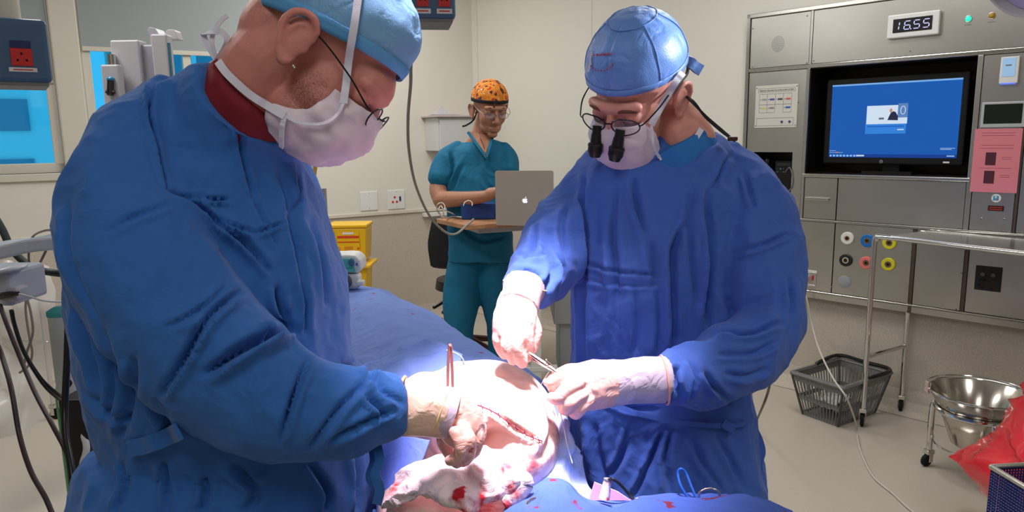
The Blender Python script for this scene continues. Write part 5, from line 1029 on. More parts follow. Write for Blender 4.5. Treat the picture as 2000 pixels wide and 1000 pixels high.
st = [([(345, 150), (299, 165), (293, 224), (312, 287), (329, 371)], 5, .010), ([(329, 371), (375, 400), (425, 434), (480, 476), (530, 535)], 7, .013), ([(350, 384), (400, 386), (462, 390)], 4, .006), ([(430, 425), (460, 442), (500, 455)], 5, .008),
      ([(465, 250), (480, 310), (505, 380)], 6, .008), ([(505, 380), (520, 430), (545, 480)], 6, .006), ([(497, 458), (525, 446), (555, 436)], 4, .007), ([(574, 330), (580, 380), (574, 425)], 6, .008), ([(545, 330), (560, 380), (575, 470), (590, 560)], 8, .007),
      ([(215, 455), (262, 426), (330, 405)], 6, .005), ([(130, 400), (135, 470), (160, 560), (200, 640)], 8, .008), ([(313, 775), (360, 700), (410, 618), (474, 565)], 8, .011), ([(400, 735), (419, 719), (470, 685), (515, 664), (570, 646)], 10, .018), ([(515, 632), (525, 655), (545, 660)], 6, .012), ([(540, 560), (545, 600), (570, 650)], 8, .012),
      ([(548, 860), (565, 800), (580, 755), (600, 705)], 7, .009), ([(710, 775), (730, 792), (755, 815)], 5, .007), ([(660, 705), (700, 722), (770, 745)], 5, .008), ([(690, 690), (735, 760), (785, 790)], 6, .006), ([(640, 860), (700, 830), (770, 800)], 6, .008), ([(600, 880), (660, 800), (730, 740)], 8, .007), ([(440, 560), (400, 600), (330, 640)], 7, .005),
      ([(589, 554), (593, 600), (593, 650)], 5, .007), ([(600, 420), (622, 500), (640, 600)], 8, .006), ([(150, 600), (180, 680), (200, 780)], 8, .010), ([(200, 640), (230, 740), (215, 820)], 8, .010), ([(260, 700), (260, 780), (240, 850)], 9, .012), ([(300, 780), (330, 830), (300, 860)], 8, .010), ([(320, 900), (330, 960), (325, 1000)], 7, .010), ([(240, 900), (250, 950), (215, 1000)], 7, .012), ([(450, 900), (500, 960), (480, 1000)], 10, .010), ([(600, 900), (640, 960), (640, 1000)], 8, .010), ([(400, 930), (405, 970), (390, 1000)], 8, .010), ([(170, 760), (210, 800), (260, 820)], 8, .009), ([(690, 880), (700, 940), (705, 1000)], 7, .009)]
V = folds(V, Nn, st)
V = ruffle(V, Nn, .009, 5.5, seed=3, st=(1, 1, .7)); V = ruffle(V, Nn, .0045, 14, seed=9, st=(1.3, 1, .7)); V = ruffle(V, Nn, .0015, 40, seed=9); V = ruffle(V, Nn, .003, 3, ridged=False)
gl_ = link('gown', (V, Fc), gownL, parent=psL, smooth=True)
VL = V
ptg = MB(); ptube(ptg, [(503, 186, .950, 97, .070), (486, 205, .955, 99, .070), (460, 236, .97, 104, .072)], 8, 40, round_=False)
Vc, Nc, Fc = voxel(ptg, .003, 2); Vc = ruffle(Vc, Nc, .002, 20); link('scrub_collar', (Vc, Fc), maroon, parent=psL, smooth=True)
wrapband(psL, 'gown_belt', VL, [(250, 876), (275, 872), (300, 864), (330, 852), (350, 842)], .021, gownL)
link('waist_tie', MB().ribbon([P(736, 870, .90), P(742, 900, .89), (P(733, 925, .885)), P(742, 955, .885), P(736, 985, .89)], .012, .002, cR, n=24), gownL, parent=psL, smooth='auto')
link('waist_tie', MB().ribbon([P(726, 870, .91), P(730, 900, .90), P(722, 930, .895), P(730, 950, .90)], .010, .002, cR, n=24), gownL, parent=psL, smooth='auto')
cg = HL.cap(.027, .30, .008, .007, seed=2.); cp = link('surgical_cap', MB().grid(cg), caps_l, parent=psL, smooth=True, solid=.0015)
bd_ = [[cg[j][i]+nrm(cg[j][i]-HL.p(0, 0, .05))*.0022 for i in range(73)] for j in range(27, 31)]; link('cap_band', MB().grid(bd_), band_l, parent=cp, smooth=True, solid=.0015)
mk = HL.mask([(-.003, .120, -.012, .066, .060), (-.024, .127, -.030, .066, .068), (-.052, .129, -.050, .062, .072), (-.075, .119, -.066, .046, .074), (-.095, .106, -.079, .024, .074), (-.108, .088, -.096, .030, .066), (-.116, .062, -.107, .040, .056)], seed=4., amp=.008, pleat=.002)
mk = crumple(np.array(mk), .0035, 26, 3.); mk = crumple(mk, .0015, 60, 5.)
link('face_mask', MB().grid(mk), maskm, parent=psL, smooth=True, solid=.0012)
def strap(par, pts, wd, wdir, n=30, m=strapm): return link('mask_tie', MB().ribbon(pts, wd, .0012, wdir, n=n), m, parent=par, smooth='auto')
mkV = np.array(mk).reshape(-1, 3); cgV = np.array(cg).reshape(-1, 3); SL = np.vstack([VB_L, mkV, cgV, VL])
wrapband(psL, 'mask_tie', SL, [(671, 202), (676, 165), (682, 110), (692, 50), (702, -20), (712, -80)], .0095, strapm, .0035)
wrapband(psL, 'mask_tie', SL, [(671, 202), (660, 222), (640, 238), (612, 243), (580, 238), (556, 226)], .0035, strapm, .003)
wrapband(psL, 'mask_tie', SL, [(556, 226), (520, 205), (490, 186), (462, 162), (440, 140), (426, 120)], .010, strapm, .004)
wrapband(psL, 'mask_tie', SL, [(556, 226), (551, 250), (549, 288)], .006, strapm, .003)
strap(psL, [P(424, 118, .94), P(408, 92, .94), P(398, 68, .94), P(415, 63, .93), P(432, 62, .93), P(444, 78, .93), P(438, 96, .935), P(424, 118, .94)], .008, cU*.6+cR, n=50)
strap(psL, [P(424, 118, .94), P(414, 84, .935), P(418, 62, .935), P(432, 40, .935), P(444, 30, .935)], .006, cR, n=30)
strap(psL, [P(424, 118, .94), P(405, 128, .945), P(392, 132, .945), P(398, 146, .945), P(412, 140, .945), P(424, 124, .945)], .006, cU, n=30)
glasses(HL, -.006, .120, psL, wire, lensm=lm_, ear=(0, .079, .022), wrap=.002)
sm('ear_stud', MB().ell(P(573, 129, .872), (.002, .002, .002), AX3, 10, 6), chrome, parent=psL)
sm('ear_stud', MB().ell(P(575, 132, .871), (.0015, .0015, .0015), AX3, 10, 6), chrome, parent=psL)
# gloved right hand: forearm, palm and curled fingers
def glove(par, chains, vox, m, cuff=None, name='glove', it=3, stn=None):
    mb = MB()
    for c in chains: ptube(mb, c, n=16, seg=16)
    V, Nn, Fc = voxel(mb, vox, it); V = ruffle(V, Nn, .0012, 40, seed=2.)
    return link(name, (V, Fc), m, parent=par, smooth=True)
blood = mat('latex_tan_hand', (222, 172, 160), .4, sss=.1, wrk=.3, wks=34)
hL = glove(psL, [[(862, 800, .935, 48, .030), (885, 812, .935, 50, .028), (905, 835, .935, 46, .026)],
             [(925, 812, .955, 13), (938, 838, .95, 13), (928, 868, .945, 13), (902, 884, .94, 12)],
             [(915, 822, .93, 14), (932, 850, .925, 14), (926, 880, .925, 13), (905, 900, .93, 12)],
             [(903, 834, .91, 14), (918, 862, .90, 14), (914, 890, .905, 13), (893, 904, .91, 12)],
             [(888, 845, .895, 13), (900, 870, .89, 13), (895, 893, .895, 12), (878, 899, .905, 11)],
             [(868, 838, .96, 15), (868, 868, .97, 14), (880, 890, .965, 12)]], .0018, blood)
stain(blood, (168, 28, 46), 38, .55, .6, center=tuple(P(915, 890, .93)-b0_), rad=.06)
ck_ = MB(); ptube(ck_, [(776, 793, .915, 56, .036), (800, 797, .92, 55, .035), (830, 800, .925, 52, .033), (870, 806, .93, 49, .031)], 20, 32, round_=False); V, Nn, Fc = voxel(ck_, .0025, 2); V = ruffle(V, Nn, .0018, 26, seed=5., st=(1, 1, 1)); link('glove_cuff', (V, Fc), glove_t, parent=psL, smooth=True)
def ringat(par, c, d, rx_, ry_, ang, m, th=.0018, nm='rolled_edge'):
    o_ = P(c[0], c[1], d); a_ = ax_img(math.cos(ang), math.sin(ang)); b_ = cF; return sm(nm, MB().tube([o_+a_*rx_*math.cos(q)+b_*ry_*math.sin(q) for q in np.linspace(0, 2*math.pi, 41)[:-1]], th, 8, closed=True), m, parent=par)
ringat(psL, (778, 792), .916, .0372, .0366, math.radians(102), latex_edge); ringat(psL, (862, 803), .93, .0325, .032, math.radians(108), latex_edge, .0012)
bnd = MB(); ptube(bnd, [(862, 803, .93, 49.5, .0315), (874, 806, .931, 50, .0312), (884, 809, .932, 50.5, .031)], 8, 32, round_=False); link('glove_inner_band', bnd, glove_g, parent=psL, smooth='auto')

# ------------------------------------------------------------ surgeon on the right
HR = Head(P(1248, 186, 1.33), ax_img(-.56, .62, -.55), ax_img(-.17, -.78, -.60), .975, fo=-.012)
hb = MB(); HR.build(hb, nose=.110, neck=[(HR.p(-.03, 0, -.01), .056), (HR.p(-.045, 0, -.05), .057), (P(1335, 275, 1.36), .058), (P(1335, 330, 1.40), .07)])
hb.tube([P(1320, 320, 1.41), P(1290, 400, 1.43), P(1280, 600, 1.44), P(1300, 800, 1.44), P(1310, 960, 1.44)], [.07, .085, .085, .08, .08], 20, n=16, round_=True)
hb.tube([P(1440, 380, 1.42), P(1490, 540, 1.36), P(1500, 640, 1.30), P(1400, 735, 1.22), P(1290, 745, 1.12), P(1180, 760, 1.08)], [.06, .05, .042, .036, .028, .024], 14, n=24, round_=True)
hb.tube([P(1165, 400, 1.45), P(1085, 480, 1.38), P(1045, 540, 1.29), P(1018, 580, 1.19), P(1010, 620, 1.13)], [.055, .042, .032, .022, .014], 14, n=20, round_=True)
rc = P(1310, 960, 1.44); lo_, lf, ls = legs(hb, rc[0], rc[1], .72, -2.3, gap=.085, r0=.075)
V, Nn, Fc = voxel(hb, .003, 3); V = ruffle(V, Nn, .0006, 60, ridged=False); VB_R = V
psR = link('person', (V, Fc), skinC, smooth=True, origin=(rc[0], rc[1], 0), label='surgeon in blue gown wearing magnifying loupes, suturing on the right of the patient', catg='person')
shoes(psR, lo_, lf, ls); b1_ = wbase(psR)
g = MB()
rows = [(292, 1262, 1420, 1.41, .07), (312, 1200, 1450, 1.41, .09), (340, 1150, 1480, 1.41, .11), (380, 1118, 1490, 1.41, .125), (440, 1110, 1470, 1.41, .13), (520, 1112, 1445, 1.41, .135), (600, 1117, 1440, 1.41, .135), (700, 1118, 1455, 1.42, .135), (800, 1114, 1466, 1.42, .13), (840, 1118, 1470, 1.42, .13), (900, 1132, 1478, 1.42, .14), (970, 1148, 1486, 1.42, .15), (1050, 1150, 1492, 1.42, .16)]
C_ = [P((a+b_)/2, y, d) for y, a, b_, d, t in rows]; rx = [(b_-a)/2*d/FPX for y, a, b_, d, t in rows]; ry = [t for *_, t in rows]
e_ = C_[-1]; C_ += [np.array([e_[0], e_[1], e_[2]-.22]), np.array([e_[0], e_[1], .38])]; rx += [.2, .2]; ry += [.18, .18]
g.tube(C_, rx, 40, n=60, ry=ry, view=(0, 1, 0), p=2.3)
ptube(g, [(1312, 300, 1.37, 93, .085), (1320, 322, 1.38, 112, .095), (1325, 360, 1.40, 140, .11)], 14, 36, round_=False)
ptube(g, [(1415, 340, 1.41, 60, .07), (1455, 400, 1.39, 84, .085), (1474, 470, 1.36, 88, .082), (1488, 560, 1.33, 82, .074), (1500, 625, 1.30, 66, .066), (1482, 668, 1.26, 66, .06), (1430, 705, 1.22, 76, .056), (1375, 730, 1.18, 68, .052), (1325, 742, 1.14, 58, .044), (1290, 745, 1.117, 48, .036)], 56, 32, round_='s')
ptube(g, [(1185, 365, 1.43, 66, .07), (1140, 415, 1.42, 72, .072), (1098, 465, 1.38, 70, .066), (1068, 515, 1.33, 66, .058), (1045, 550, 1.26, 55, .046), (1028, 568, 1.2, 44, .034)], 44, 30, round_='s')
V, Nn, Fc = voxel(g, .0044, 3)
st = [([(1144, 330), (1140, 400), (1144, 480), (1142, 560), (1142, 640), (1140, 760)], 6, .010), ([(1236, 340), (1238, 380), (1246, 410), (1262, 456)], 6, .007), ([(1262, 456), (1275, 500), (1280, 560)], 8, .005), ([(1340, 432), (1316, 480), (1312, 500), (1314, 560), (1318, 640), (1316, 690)], 7, .013), ([(1392, 360), (1380, 400), (1388, 480), (1384, 600), (1386, 650)], 8, .014), ([(1352, 360), (1345, 420), (1350, 500), (1365, 600)], 8, .008), ([(1140, 512), (1200, 530), (1250, 534), (1300, 543)], 4, .004), ([(1140, 545), (1210, 556), (1300, 556)], 4, .003),
      ([(1436, 494), (1480, 482), (1545, 455)], 5, .006), ([(1452, 336), (1465, 380), (1476, 416)], 6, .006), ([(1430, 300), (1400, 350), (1395, 380)], 5, .006), ([(1388, 655), (1420, 650), (1458, 652), (1530, 630)], 6, .010), ([(1326, 714), (1318, 740), (1330, 780)], 6, .008), ([(1380, 725), (1400, 760), (1432, 793)], 6, .008), ([(1350, 700), (1362, 740), (1350, 790)], 6, .007), ([(1542, 540), (1544, 590), (1550, 645)], 6, .007), ([(1400, 690), (1470, 690), (1520, 665)], 6, .006), ([(1420, 730), (1460, 735), (1500, 720)], 7, .005),
      ([(1200, 360), (1196, 460), (1205, 560), (1200, 690)], 9, .007), ([(1240, 560), (1246, 640), (1240, 690)], 7, .007), ([(1280, 560), (1290, 620), (1285, 700)], 8, .006), ([(1296, 840), (1270, 900), (1238, 970)], 6, .009), ([(1310, 840), (1300, 900), (1310, 970)], 7, .008), ([(1230, 830), (1215, 890), (1190, 930)], 7, .007), ([(1350, 850), (1370, 900), (1420, 970)], 7, .007), ([(1400, 850), (1430, 900), (1460, 960)], 7, .007), ([(1160, 830), (1165, 880), (1180, 960)], 8, .007), ([(1180, 780), (1230, 800), (1290, 800)], 6, .007),
      ([(1050, 440), (1040, 490), (1010, 520)], 6, .008), ([(1110, 400), (1095, 450), (1105, 520)], 7, .007), ([(1060, 480), (1075, 530), (1050, 580)], 6, .008), ([(1085, 500), (1095, 540), (1075, 580)], 6, .008), ([(1010, 500), (1040, 505), (1070, 500)], 5, .006), ([(1000, 530), (1035, 530), (1060, 545)], 5, .006)]
V = folds(V, Nn, st); V = ruffle(V, Nn, .010, 6, seed=7, st=(1.6, 1.6, .4)); V = ruffle(V, Nn, .0045, 15, seed=19, st=(1.2, 1, .6)); V = ruffle(V, Nn, .0015, 38, seed=9); V = ruffle(V, Nn, .003, 3, ridged=False)
link('gown', (V, Fc), gownR, parent=psR, smooth=True); VR = V
ctg = MB(); ptube(ctg, [(1303, 279, 1.365, 84, .075), (1313, 301, 1.37, 88, .078), (1325, 330, 1.38, 92, .08)], 8, 40, round_=False); Vc, Nc, Fc = voxel(ctg, .003, 2); link('gown_collar', (ruffle(Vc, Nc, .0015, 20), Fc), gowncol, parent=psR, smooth=True)
wrapband(psR, 'gown_belt', VR, [(1196, 788), (1240, 806), (1290, 818), (1350, 828), (1425, 832), (1460, 826)], .009, gownR)
wrapband(psR, 'belt_knot', VR, [(1412, 826), (1424, 834), (1436, 838)], .016, gownR, .01, 8)
dk = 1.33
def tie(pts, w_=.013, wd=cR): link('waist_tie', MB().ribbon([P(*q) for q in pts], w_, .002, wd, n=40), gownR, parent=psR, smooth='auto')
tie([(1430, 832, dk), (1412, 860, dk-.01), (1404, 880, dk), (1396, 866, dk), (1412, 840, dk)], .010)
tie([(1456, 826, dk+.02), (1476, 845, dk+.03), (1488, 880, dk+.03), (1482, 910, dk+.03), (1490, 950, dk+.03), (1482, 974, dk+.03)], .014)
tie([(1446, 826, dk+.02), (1450, 870, dk), (1464, 905, dk+.0), (1458, 935, dk), (1452, 955, dk)], .012)
cg = HR.cap(.056, .02, .010, .005, top=.008, seed=11., amp=.002); capm = mat('cap_satin_blue', (96, 140, 212), .42, bump=.3, bs=500, wrk=.3, wks=14, sheen=.2)
cp = link('surgical_cap', MB().grid(cg), capm, parent=psR, smooth=True, solid=.0015)
link('cap_hem', MB().grid([[cg[j][i]+nrm(cg[j][i]-HR.p(0, 0, .05))*.002 for i in range(73)] for j in range(28, 31)]), capm, parent=cp, smooth=True, solid=.002)
for i in (12, 24, -12, -24): link('cap_seam', MB().tube([cg[j][i % 72]+nrm(cg[j][i % 72]-HR.p(0, 0, .05))*.0018 for j in range(9, 31)], .0009, 5), capm, parent=cp)
link('cap_seam', MB().tube([cg[9][i]+nrm(cg[9][i]-HR.p(0, 0, .05))*.0018 for i in range(72)], .001, 5, closed=True), capm, parent=cp)
redl = mat('cap_red_print', (196, 50, 70), .7)
def capsurf(i, j, lift=.003):
    i0 = int(math.floor(i)); a = i-i0; j0 = min(int(j), 29); b_ = j-j0; q = (cg[j0][i0 % 72]*(1-a)+cg[j0][(i0+1) % 72]*a)*(1-b_)+(cg[j0+1][i0 % 72]*(1-a)+cg[j0+1][(i0+1) % 72]*a)*b_; return q+nrm(q-HR.p(0, 0, .05))*lift
CAPI = []
xs, ys, _ = Q(np.array([cg[j][i] for j in range(31) for i in range(72)])); 
def near(px_, py_, side=True):
    r_ = (xs-px_)**2+(ys-py_)**2; vv = np.array([cg[j][i] for j in range(31) for i in range(72)]); dep = np.linalg.norm(vv-cO, axis=1); r_ = r_+np.where(dep < np.linalg.norm(HR.p(0, 0, .05)-cO), 0, 1e6); k = int(np.argmin(r_)); q = vv[k]; vis = q
    return P(px_, py_, Q(q[None])[2][0]-.004)
for k in range(11):
    a = math.radians(160-14*k); p_ = near(1174+24*math.cos(a)*1.0, 118+20*math.sin(a)); sm('printed_dot', MB().ell(p_, (.0013, .0013, .0013), AX3, 8, 6), redl, parent=cp)
f0 = near(1158, 110); f1 = near(1196, 107); ex = nrm(f1-f0); ey = nrm(cU-ex*(cU@ex)); V_, F_ = txt('e foundation', f0-cF*.001, ex, ey, .0042); V_ = V_-np.outer(((V_-f0)@ex), ex)*(1-np.linalg.norm(f1-f0)/max(1e-6, ((V_-f0)@ex).max())); link('printed_lettering', (V_, F_), redl, parent=cp)
link('printed_mark', MB().prism(near(1152, 118), ex, ey, [(-.005, -.018), (.002, -.02), (.006, -.006), (.003, .002), (.006, .012), (.0, .017), (-.004, .006), (-.001, -.004)], 0, .0006), mat('cap_grey_print', (186, 190, 214), .7), parent=cp)
tie_ = [HR.p(-.105, .0, .03), P(1352, 128, 1.31), P(1362, 132, 1.30), P(1370, 140, 1.29)]
link('cap_tail', MB().ribbon([P(1336, 118, 1.33), P(1348, 122, 1.30), P(1360, 132, 1.30), P(1370, 138, 1.30)], .02, .004, cU, n=14), capm, parent=cp, smooth='auto')
mk = HR.mask([(.002, .116, -.004, .078, .046), (-.022, .130, -.022, .070, .060), (-.045, .131, -.042, .064, .065), (-.07, .130, -.062, .056, .063), (-.098, .118, -.083, .048, .062), (-.119, .096, -.100, .040, .056), (-.124, .072, -.108, .034, .050)], seed=1., amp=.0018, pleat=.0022)
mk = crumple(np.array(mk), .0014, 24, 3.)
link('face_mask', MB().grid(mk), maskm, parent=psR, smooth=True, solid=.0012)
# which side faces the camera
sg = -1 if Q(HR.p(0, -.08, 0)[None])[2][0] < Q(HR.p(0, .08, 0)[None])[2][0] else 1
SR = np.vstack([VB_R, np.array(mk).reshape(-1, 3), np.array(cg).reshape(-1, 3)])
wrapband(psR, 'mask_tie', SR, [(1272, 244), (1286, 218), (1302, 190), (1320, 160), (1334, 142)], .012, strapm, .004)
wrapband(psR, 'mask_tie', SR, [(1272, 240), (1274, 262), (1277, 288), (1288, 308)], .005, strapm, .003)
wrapband(psR, 'mask_tie', SR, [(1288, 308), (1310, 302), (1338, 290), (1356, 274), (1370, 252)], .010, strapm, .004)
gR = glasses(HR, .006, .120, psR, wire, lensm=lm_, r_=(.026, .016), thick=.0013, ear=(0, .080, .035))
for q in (-1, 1):
    a = HR.p(.118, q*.024, .0); dn = nrm(HR.F*.50-HR.U*.86-HR.S*q*.06); lp = MB()
    lp.tube([a, a+dn*.014, a+dn*.0145, a+dn*.030, a+dn*.031, a+dn*.045, a+dn*.056], [.0085, .0085, .0095, .0105, .0135, .0138, .0095], 24)
    L_ = sm('loupe', lp, black, parent=gR); sm('focus_ring', MB().tube([a+dn*.033, a+dn*.036], .0145, 24), mat('loupe_ring', (44, 44, 48), .25), parent=L_); sm('loupe_glass', MB().tube([a+dn*.0555, a+dn*.0567], .008, 20), mat('loupe_lens', (60, 60, 90), .05), parent=L_)
cordm = mat('loupe_cord', (26, 26, 30), .6)
sm('head_strap', MB().tube([HR.p(.03, sg*.083, .03), HR.p(.0, sg*.088, .040), HR.p(-.03, sg*.085, .038), HR.p(-.07, sg*.07, .03)], .003, 8, n=20), cordm, parent=gR)
for k in (0, 1): sm('loupe_cord', MB().tube([HR.p(-.02, sg*.084, .0), P(1352+4*k, 200, 1.27), P(1380-3*k, 228, 1.29), P(1408, 252+4*k, 1.30), P(1436, 276, 1.30)], .0022, 6, n=30), cordm, parent=gR)
link('cord_clip', MB().box(P(1431, 271, 1.295), (.018, .006, .008)), mat('maroon_plastic', (70, 34, 30), .4), parent=gR, bevel=.002)
# right surgeon's gloved hands
handm = mat('latex_pale_hand', (230, 184, 176), .42, sss=.12, wrk=.2, wks=36)
# hand on the left of the picture, hanging down
d = 1.10
glove(psR, [[(1012, 590, 1.15, 40, .028), (1006, 620, 1.11, 43, .024), (1003, 648, 1.10, 42, .022)],
            [(975, 645, 1.10, 12), (973, 668, 1.095, 11.5), (985, 692, 1.10, 11)],
            [(992, 655, 1.085, 13), (990, 678, 1.08, 12), (1002, 703, 1.085, 11)],
            [(1012, 658, 1.078, 13), (1011, 682, 1.075, 12.5), (1020, 708, 1.08, 11.5)],
            [(1030, 652, 1.085, 13), (1033, 674, 1.085, 12), (1029, 698, 1.09, 10.5)],
            [(1038, 625, 1.12, 14), (1046, 650, 1.11, 13), (1040, 680, 1.105, 11)]], .0020, handm)
ck_ = MB(); ptube(ck_, [(1024, 560, 1.19, 42, .032), (1018, 580, 1.16, 40, .030), (1011, 602, 1.13, 41, .028)], 12, 30, round_=False); V, Nn, Fc = voxel(ck_, .0025, 2); link('glove_cuff', (ruffle(V, Nn, .0015, 26), Fc), mat('latex_mauve', (206, 178, 186), .42, wrk=.2, wks=30), parent=psR, smooth=True)
ringat(psR, (1025, 558), 1.188, .0365, .032, math.radians(14), latex_edge, .0014)
# hand on the right, closed fist pointing left
glove(psR, [[(1188, 748, 1.08, 47, .028), (1160, 752, 1.07, 50, .027), (1130, 756, 1.065, 46, .026), (1108, 760, 1.06, 36, .025)],
            [(1125, 730, 1.05, 15), (1096, 738, 1.045, 14.5), (1078, 748, 1.045, 12.5), (1082, 762, 1.05, 10)],
            [(1130, 748, 1.04, 15), (1104, 764, 1.03, 14), (1088, 778, 1.03, 13), (1076, 776, 1.04, 10)],
            [(1135, 770, 1.04, 16), (1114, 786, 1.03, 14.5), (1104, 800, 1.035, 12.5), (1096, 792, 1.045, 10)],
            [(1145, 782, 1.045, 16), (1133, 796, 1.04, 15), (1124, 808, 1.045, 12), (1116, 800, 1.05, 10)],
            [(1140, 722, 1.075, 15), (1108, 724, 1.07, 13.5), (1086, 737, 1.065, 12), (1070, 746, 1.06, 10)]], .0020, handm)
ck_ = MB(); ptube(ck_, [(1296, 742, 1.11, 46, .034), (1260, 742, 1.10, 45, .032), (1220, 746, 1.09, 44, .030), (1176, 750, 1.08, 48, .0285)], 20, 32, round_=False); V, Nn, Fc = voxel(ck_, .0025, 2); link('glove_cuff', (ruffle(V, Nn, .0016, 26), Fc), glove_g, parent=psR, smooth=True)
ringat(psR, (1297, 742), 1.108, .0375, .035, math.radians(84), mat('latex_pink_edge', (226, 170, 150), .45), .0018)

# ------------------------------------------------------------ man at the laptop
teal = mat('teal_scrubs', (0, 98, 132), .8, bump=.2, bs=700, wrk=.3, wks=8, var=.05, vs=6)
D = 4.24
HM = Head(P(955, 218, D), ax_img(.34, .40, -.85), ax_img(.1, -.9, -.42), 1.24, fo=-.005)
hb = MB(); HM.build(hb, neck=[(HM.p(-.02, 0, -.02), .06), (P(938, 268, D+.05), .062), (P(932, 290, D+.08), .09)])
hb.tube([P(932, 290, D+.12), P(935, 340, D+.12), P(938, 490, D+.12)], [.06, .09, .09], 20, n=12, round_=True)
hb.tube([P(868, 335, D+.06), P(856, 365, D+.02), P(862, 392, D-.02)], [.045, .054, .05], 14, n=10, round_=True)
hb.tube([P(862, 390, D-.02), P(905, 388, D-.14), P(945, 384, D-.24), P(958, 378, D-.26)], [.052, .042, .034, .03], 14, n=14, round_=True)
hb.tube([P(958, 378, D-.26), P(972, 374, D-.27)], [.034, .026], 14, n=6, round_=True)
for k in range(4): hb.tube([P(965, 369+k*4, D-.27), P(975, 370+k*4.5, D-.29), P(982, 377+k*4, D-.29)], [.011, .010, .009], 8, n=8, round_=True)
hb.tube([P(994, 340, D+.06), P(1004, 364, D+.02), P(1000, 395, D-.1), P(985, 400, D-.2)], [.04, .045, .042, .032], 14, n=14, round_=True)
V, Nn, Fc = voxel(hb, .0045, 2)
mc = P(932, 640, D+.1)
psM = link('person', (V, Fc), skinB, smooth=True, origin=(mc[0], mc[1], 0), label='man in teal scrubs and orange patterned cap standing at the laptop in the corner', catg='person')
b2_ = wbase(psM); stain(skinB, (150, 138, 130), 120, .5, .9, center=tuple(HM.p(.07, 0, -.085)-b2_), rad=.07, detail=2)
g = MB()
rows = [(278, 900, 965, D+.08, .08), (292, 876, 992, D+.08, .11), (320, 868, 998, D+.08, .13), (380, 870, 1000, D+.08, .14), (440, 874, 1000, D+.08, .14), (480, 876, 1002, D+.08, .145), (513, 876, 1003, D+.08, .15)]
C_ = [P((a+b_)/2, y, d) for y, a, b_, d, t in rows]; g.tube(C_, [(b_-a)/2*d/FPX for y, a, b_, d, t in rows], 32, n=24, ry=[t for *_, t in rows], view=(0, 1, 0), p=2.4)
ptube(g, [(892, 290, D+.06, 14, .06), (876, 306, D+.05, 20, .07), (864, 328, D+.03, 22, .07), (859, 346, D+.02, 23, .072)], 14, 20)
ptube(g, [(985, 292, D+.06, 14, .06), (996, 310, D+.05, 16, .07), (1000, 335, D+.03, 16, .07)], 12, 18)
V, Nn, Fc = voxel(g, .009, 2); V = folds(V, Nn, [([(905, 320), (890, 350), (880, 380)], 4, .012), ([(880, 300), (885, 330), (880, 350)], 4, .012), ([(940, 340), (960, 370), (1000, 380)], 4, .01), ([(900, 440), (940, 470), (990, 460)], 5, .01), ([(950, 300), (955, 330), (970, 340)], 4, .01)]); V = ruffle(V, Nn, .008, 7, seed=2.)
tp0 = link('scrub_top', (V, Fc), teal, parent=psM, smooth=True)
# v neck: skin wedge with collar trim
vp = [P(914, 258, D-.02), P(950, 308, D-.085), P(962, 268, D-.02)]
link('neck_opening', MB().add([P(914, 256, D+.0), P(950, 306, D-.078), P(960, 264, D+.0), P(935, 262, D-.03)], [(0, 1, 3), (3, 1, 2)]), skinB, parent=psM, solid=.01)
for a, b_ in ((0, 1), (2, 1)): link('neckline_trim', MB().ribbon([vp[a], (vp[a]+vp[b_])/2-cF*.008, vp[b_]-cF*.004], .016, .006, cR, n=10), teal, parent=psM, smooth='auto')
link('neck_chain', MB().tube([P(938, 270, D-.06), P(946, 290, D-.1), P(950, 306, D-.105)], .003, 6, n=8), mat('brass', (150, 110, 60), .3, .9), parent=psM)
g = MB(); hp_ = P(935, 515, D+.1)
g.tube([P(912, 505, D+.08), P(904, 560, D+.08), P(900, 600, D+.06), np.array([P(895, 640, D)[0], P(895, 640, D)[1]+.05, .30]), np.array([P(895, 640, D)[0], P(895, 640, D)[1]+.05, .09])], [.11, .112, .105, .085, .08], 24, n=24, round_=True)
g.tube([P(965, 505, D+.08), P(968, 560, D+.08), P(972, 610, D+.1), np.array([P(975, 640, D)[0], P(975, 640, D)[1]+.12, .30]), np.array([P(975, 640, D)[0], P(975, 640, D)[1]+.12, .09])], [.105, .10, .085, .075, .07], 24, n=24, round_=True)
V, Nn, Fc = voxel(g, .010, 3); V = ruffle(V, Nn, .010, 6, seed=5., st=(1, 1, .6)); link('scrub_trousers', (V, Fc), teal, parent=psM, smooth=True)
for x, dy in ((895, .05), (975, .12)): q = P(x, 640, D); sm('shoe', MB().tube([(q[0], q[1]+dy+.04, .05), (q[0], q[1]+dy-.06, .05), (q[0]+.01, q[1]+dy-.17, .035)], [.043, .047, .04], 14, n=10, ry=[.045, .045, .032], round_=True, view=UZ), shoe, parent=psM)
cg = HM.cap(.048, .10, .008, .004, seed=3., amp=.002); om = mat('orange_print_cap', (222, 110, 20), .8, var=.3, vs=24, c2=(240, 160, 40)); stain(om, (60, 34, 40), 38, .56, .58, detail=2); stain(om, (200, 60, 30), 24, .60, .62, detail=2); stain(om, (206, 206, 196), 60, .66, .68, detail=2)
cp = link('surgical_cap', MB().grid(cg), om, parent=psM, smooth=True, solid=.002); link('cap_hem', MB().grid([[cg[j][i]+nrm(cg[j][i]-HM.p(0, 0, .05))*.002 for i in range(73)] for j in range(27, 31)]), blackm, parent=cp, smooth=True, solid=.002)
link('cap_tie', MB().ribbon([HM.p(-.09, -.02, .03), P(926, 232, D-.05), P(912, 244, D-.04), P(903, 247, D-.03)], .01, .003, cU, n=12), blackm, parent=cp)
glasses(HM, .008, .122, psM, mat('steel_specs', (90, 90, 96), .3, .8), lensm=lm_, r_=(.024, .014), thick=.0012, ear=(0, .08, .03))
brw = mat('eyebrow_hair', (44, 34, 30), .8)
for q in (-1, 1): sm('eyebrow', MB().tube([HM.p(.104, q*.014, .034), HM.p(.106, q*.03, .040), HM.p(.094, q*.046, .036)], .0035, 8, n=10, round_=True), brw, parent=psM); 
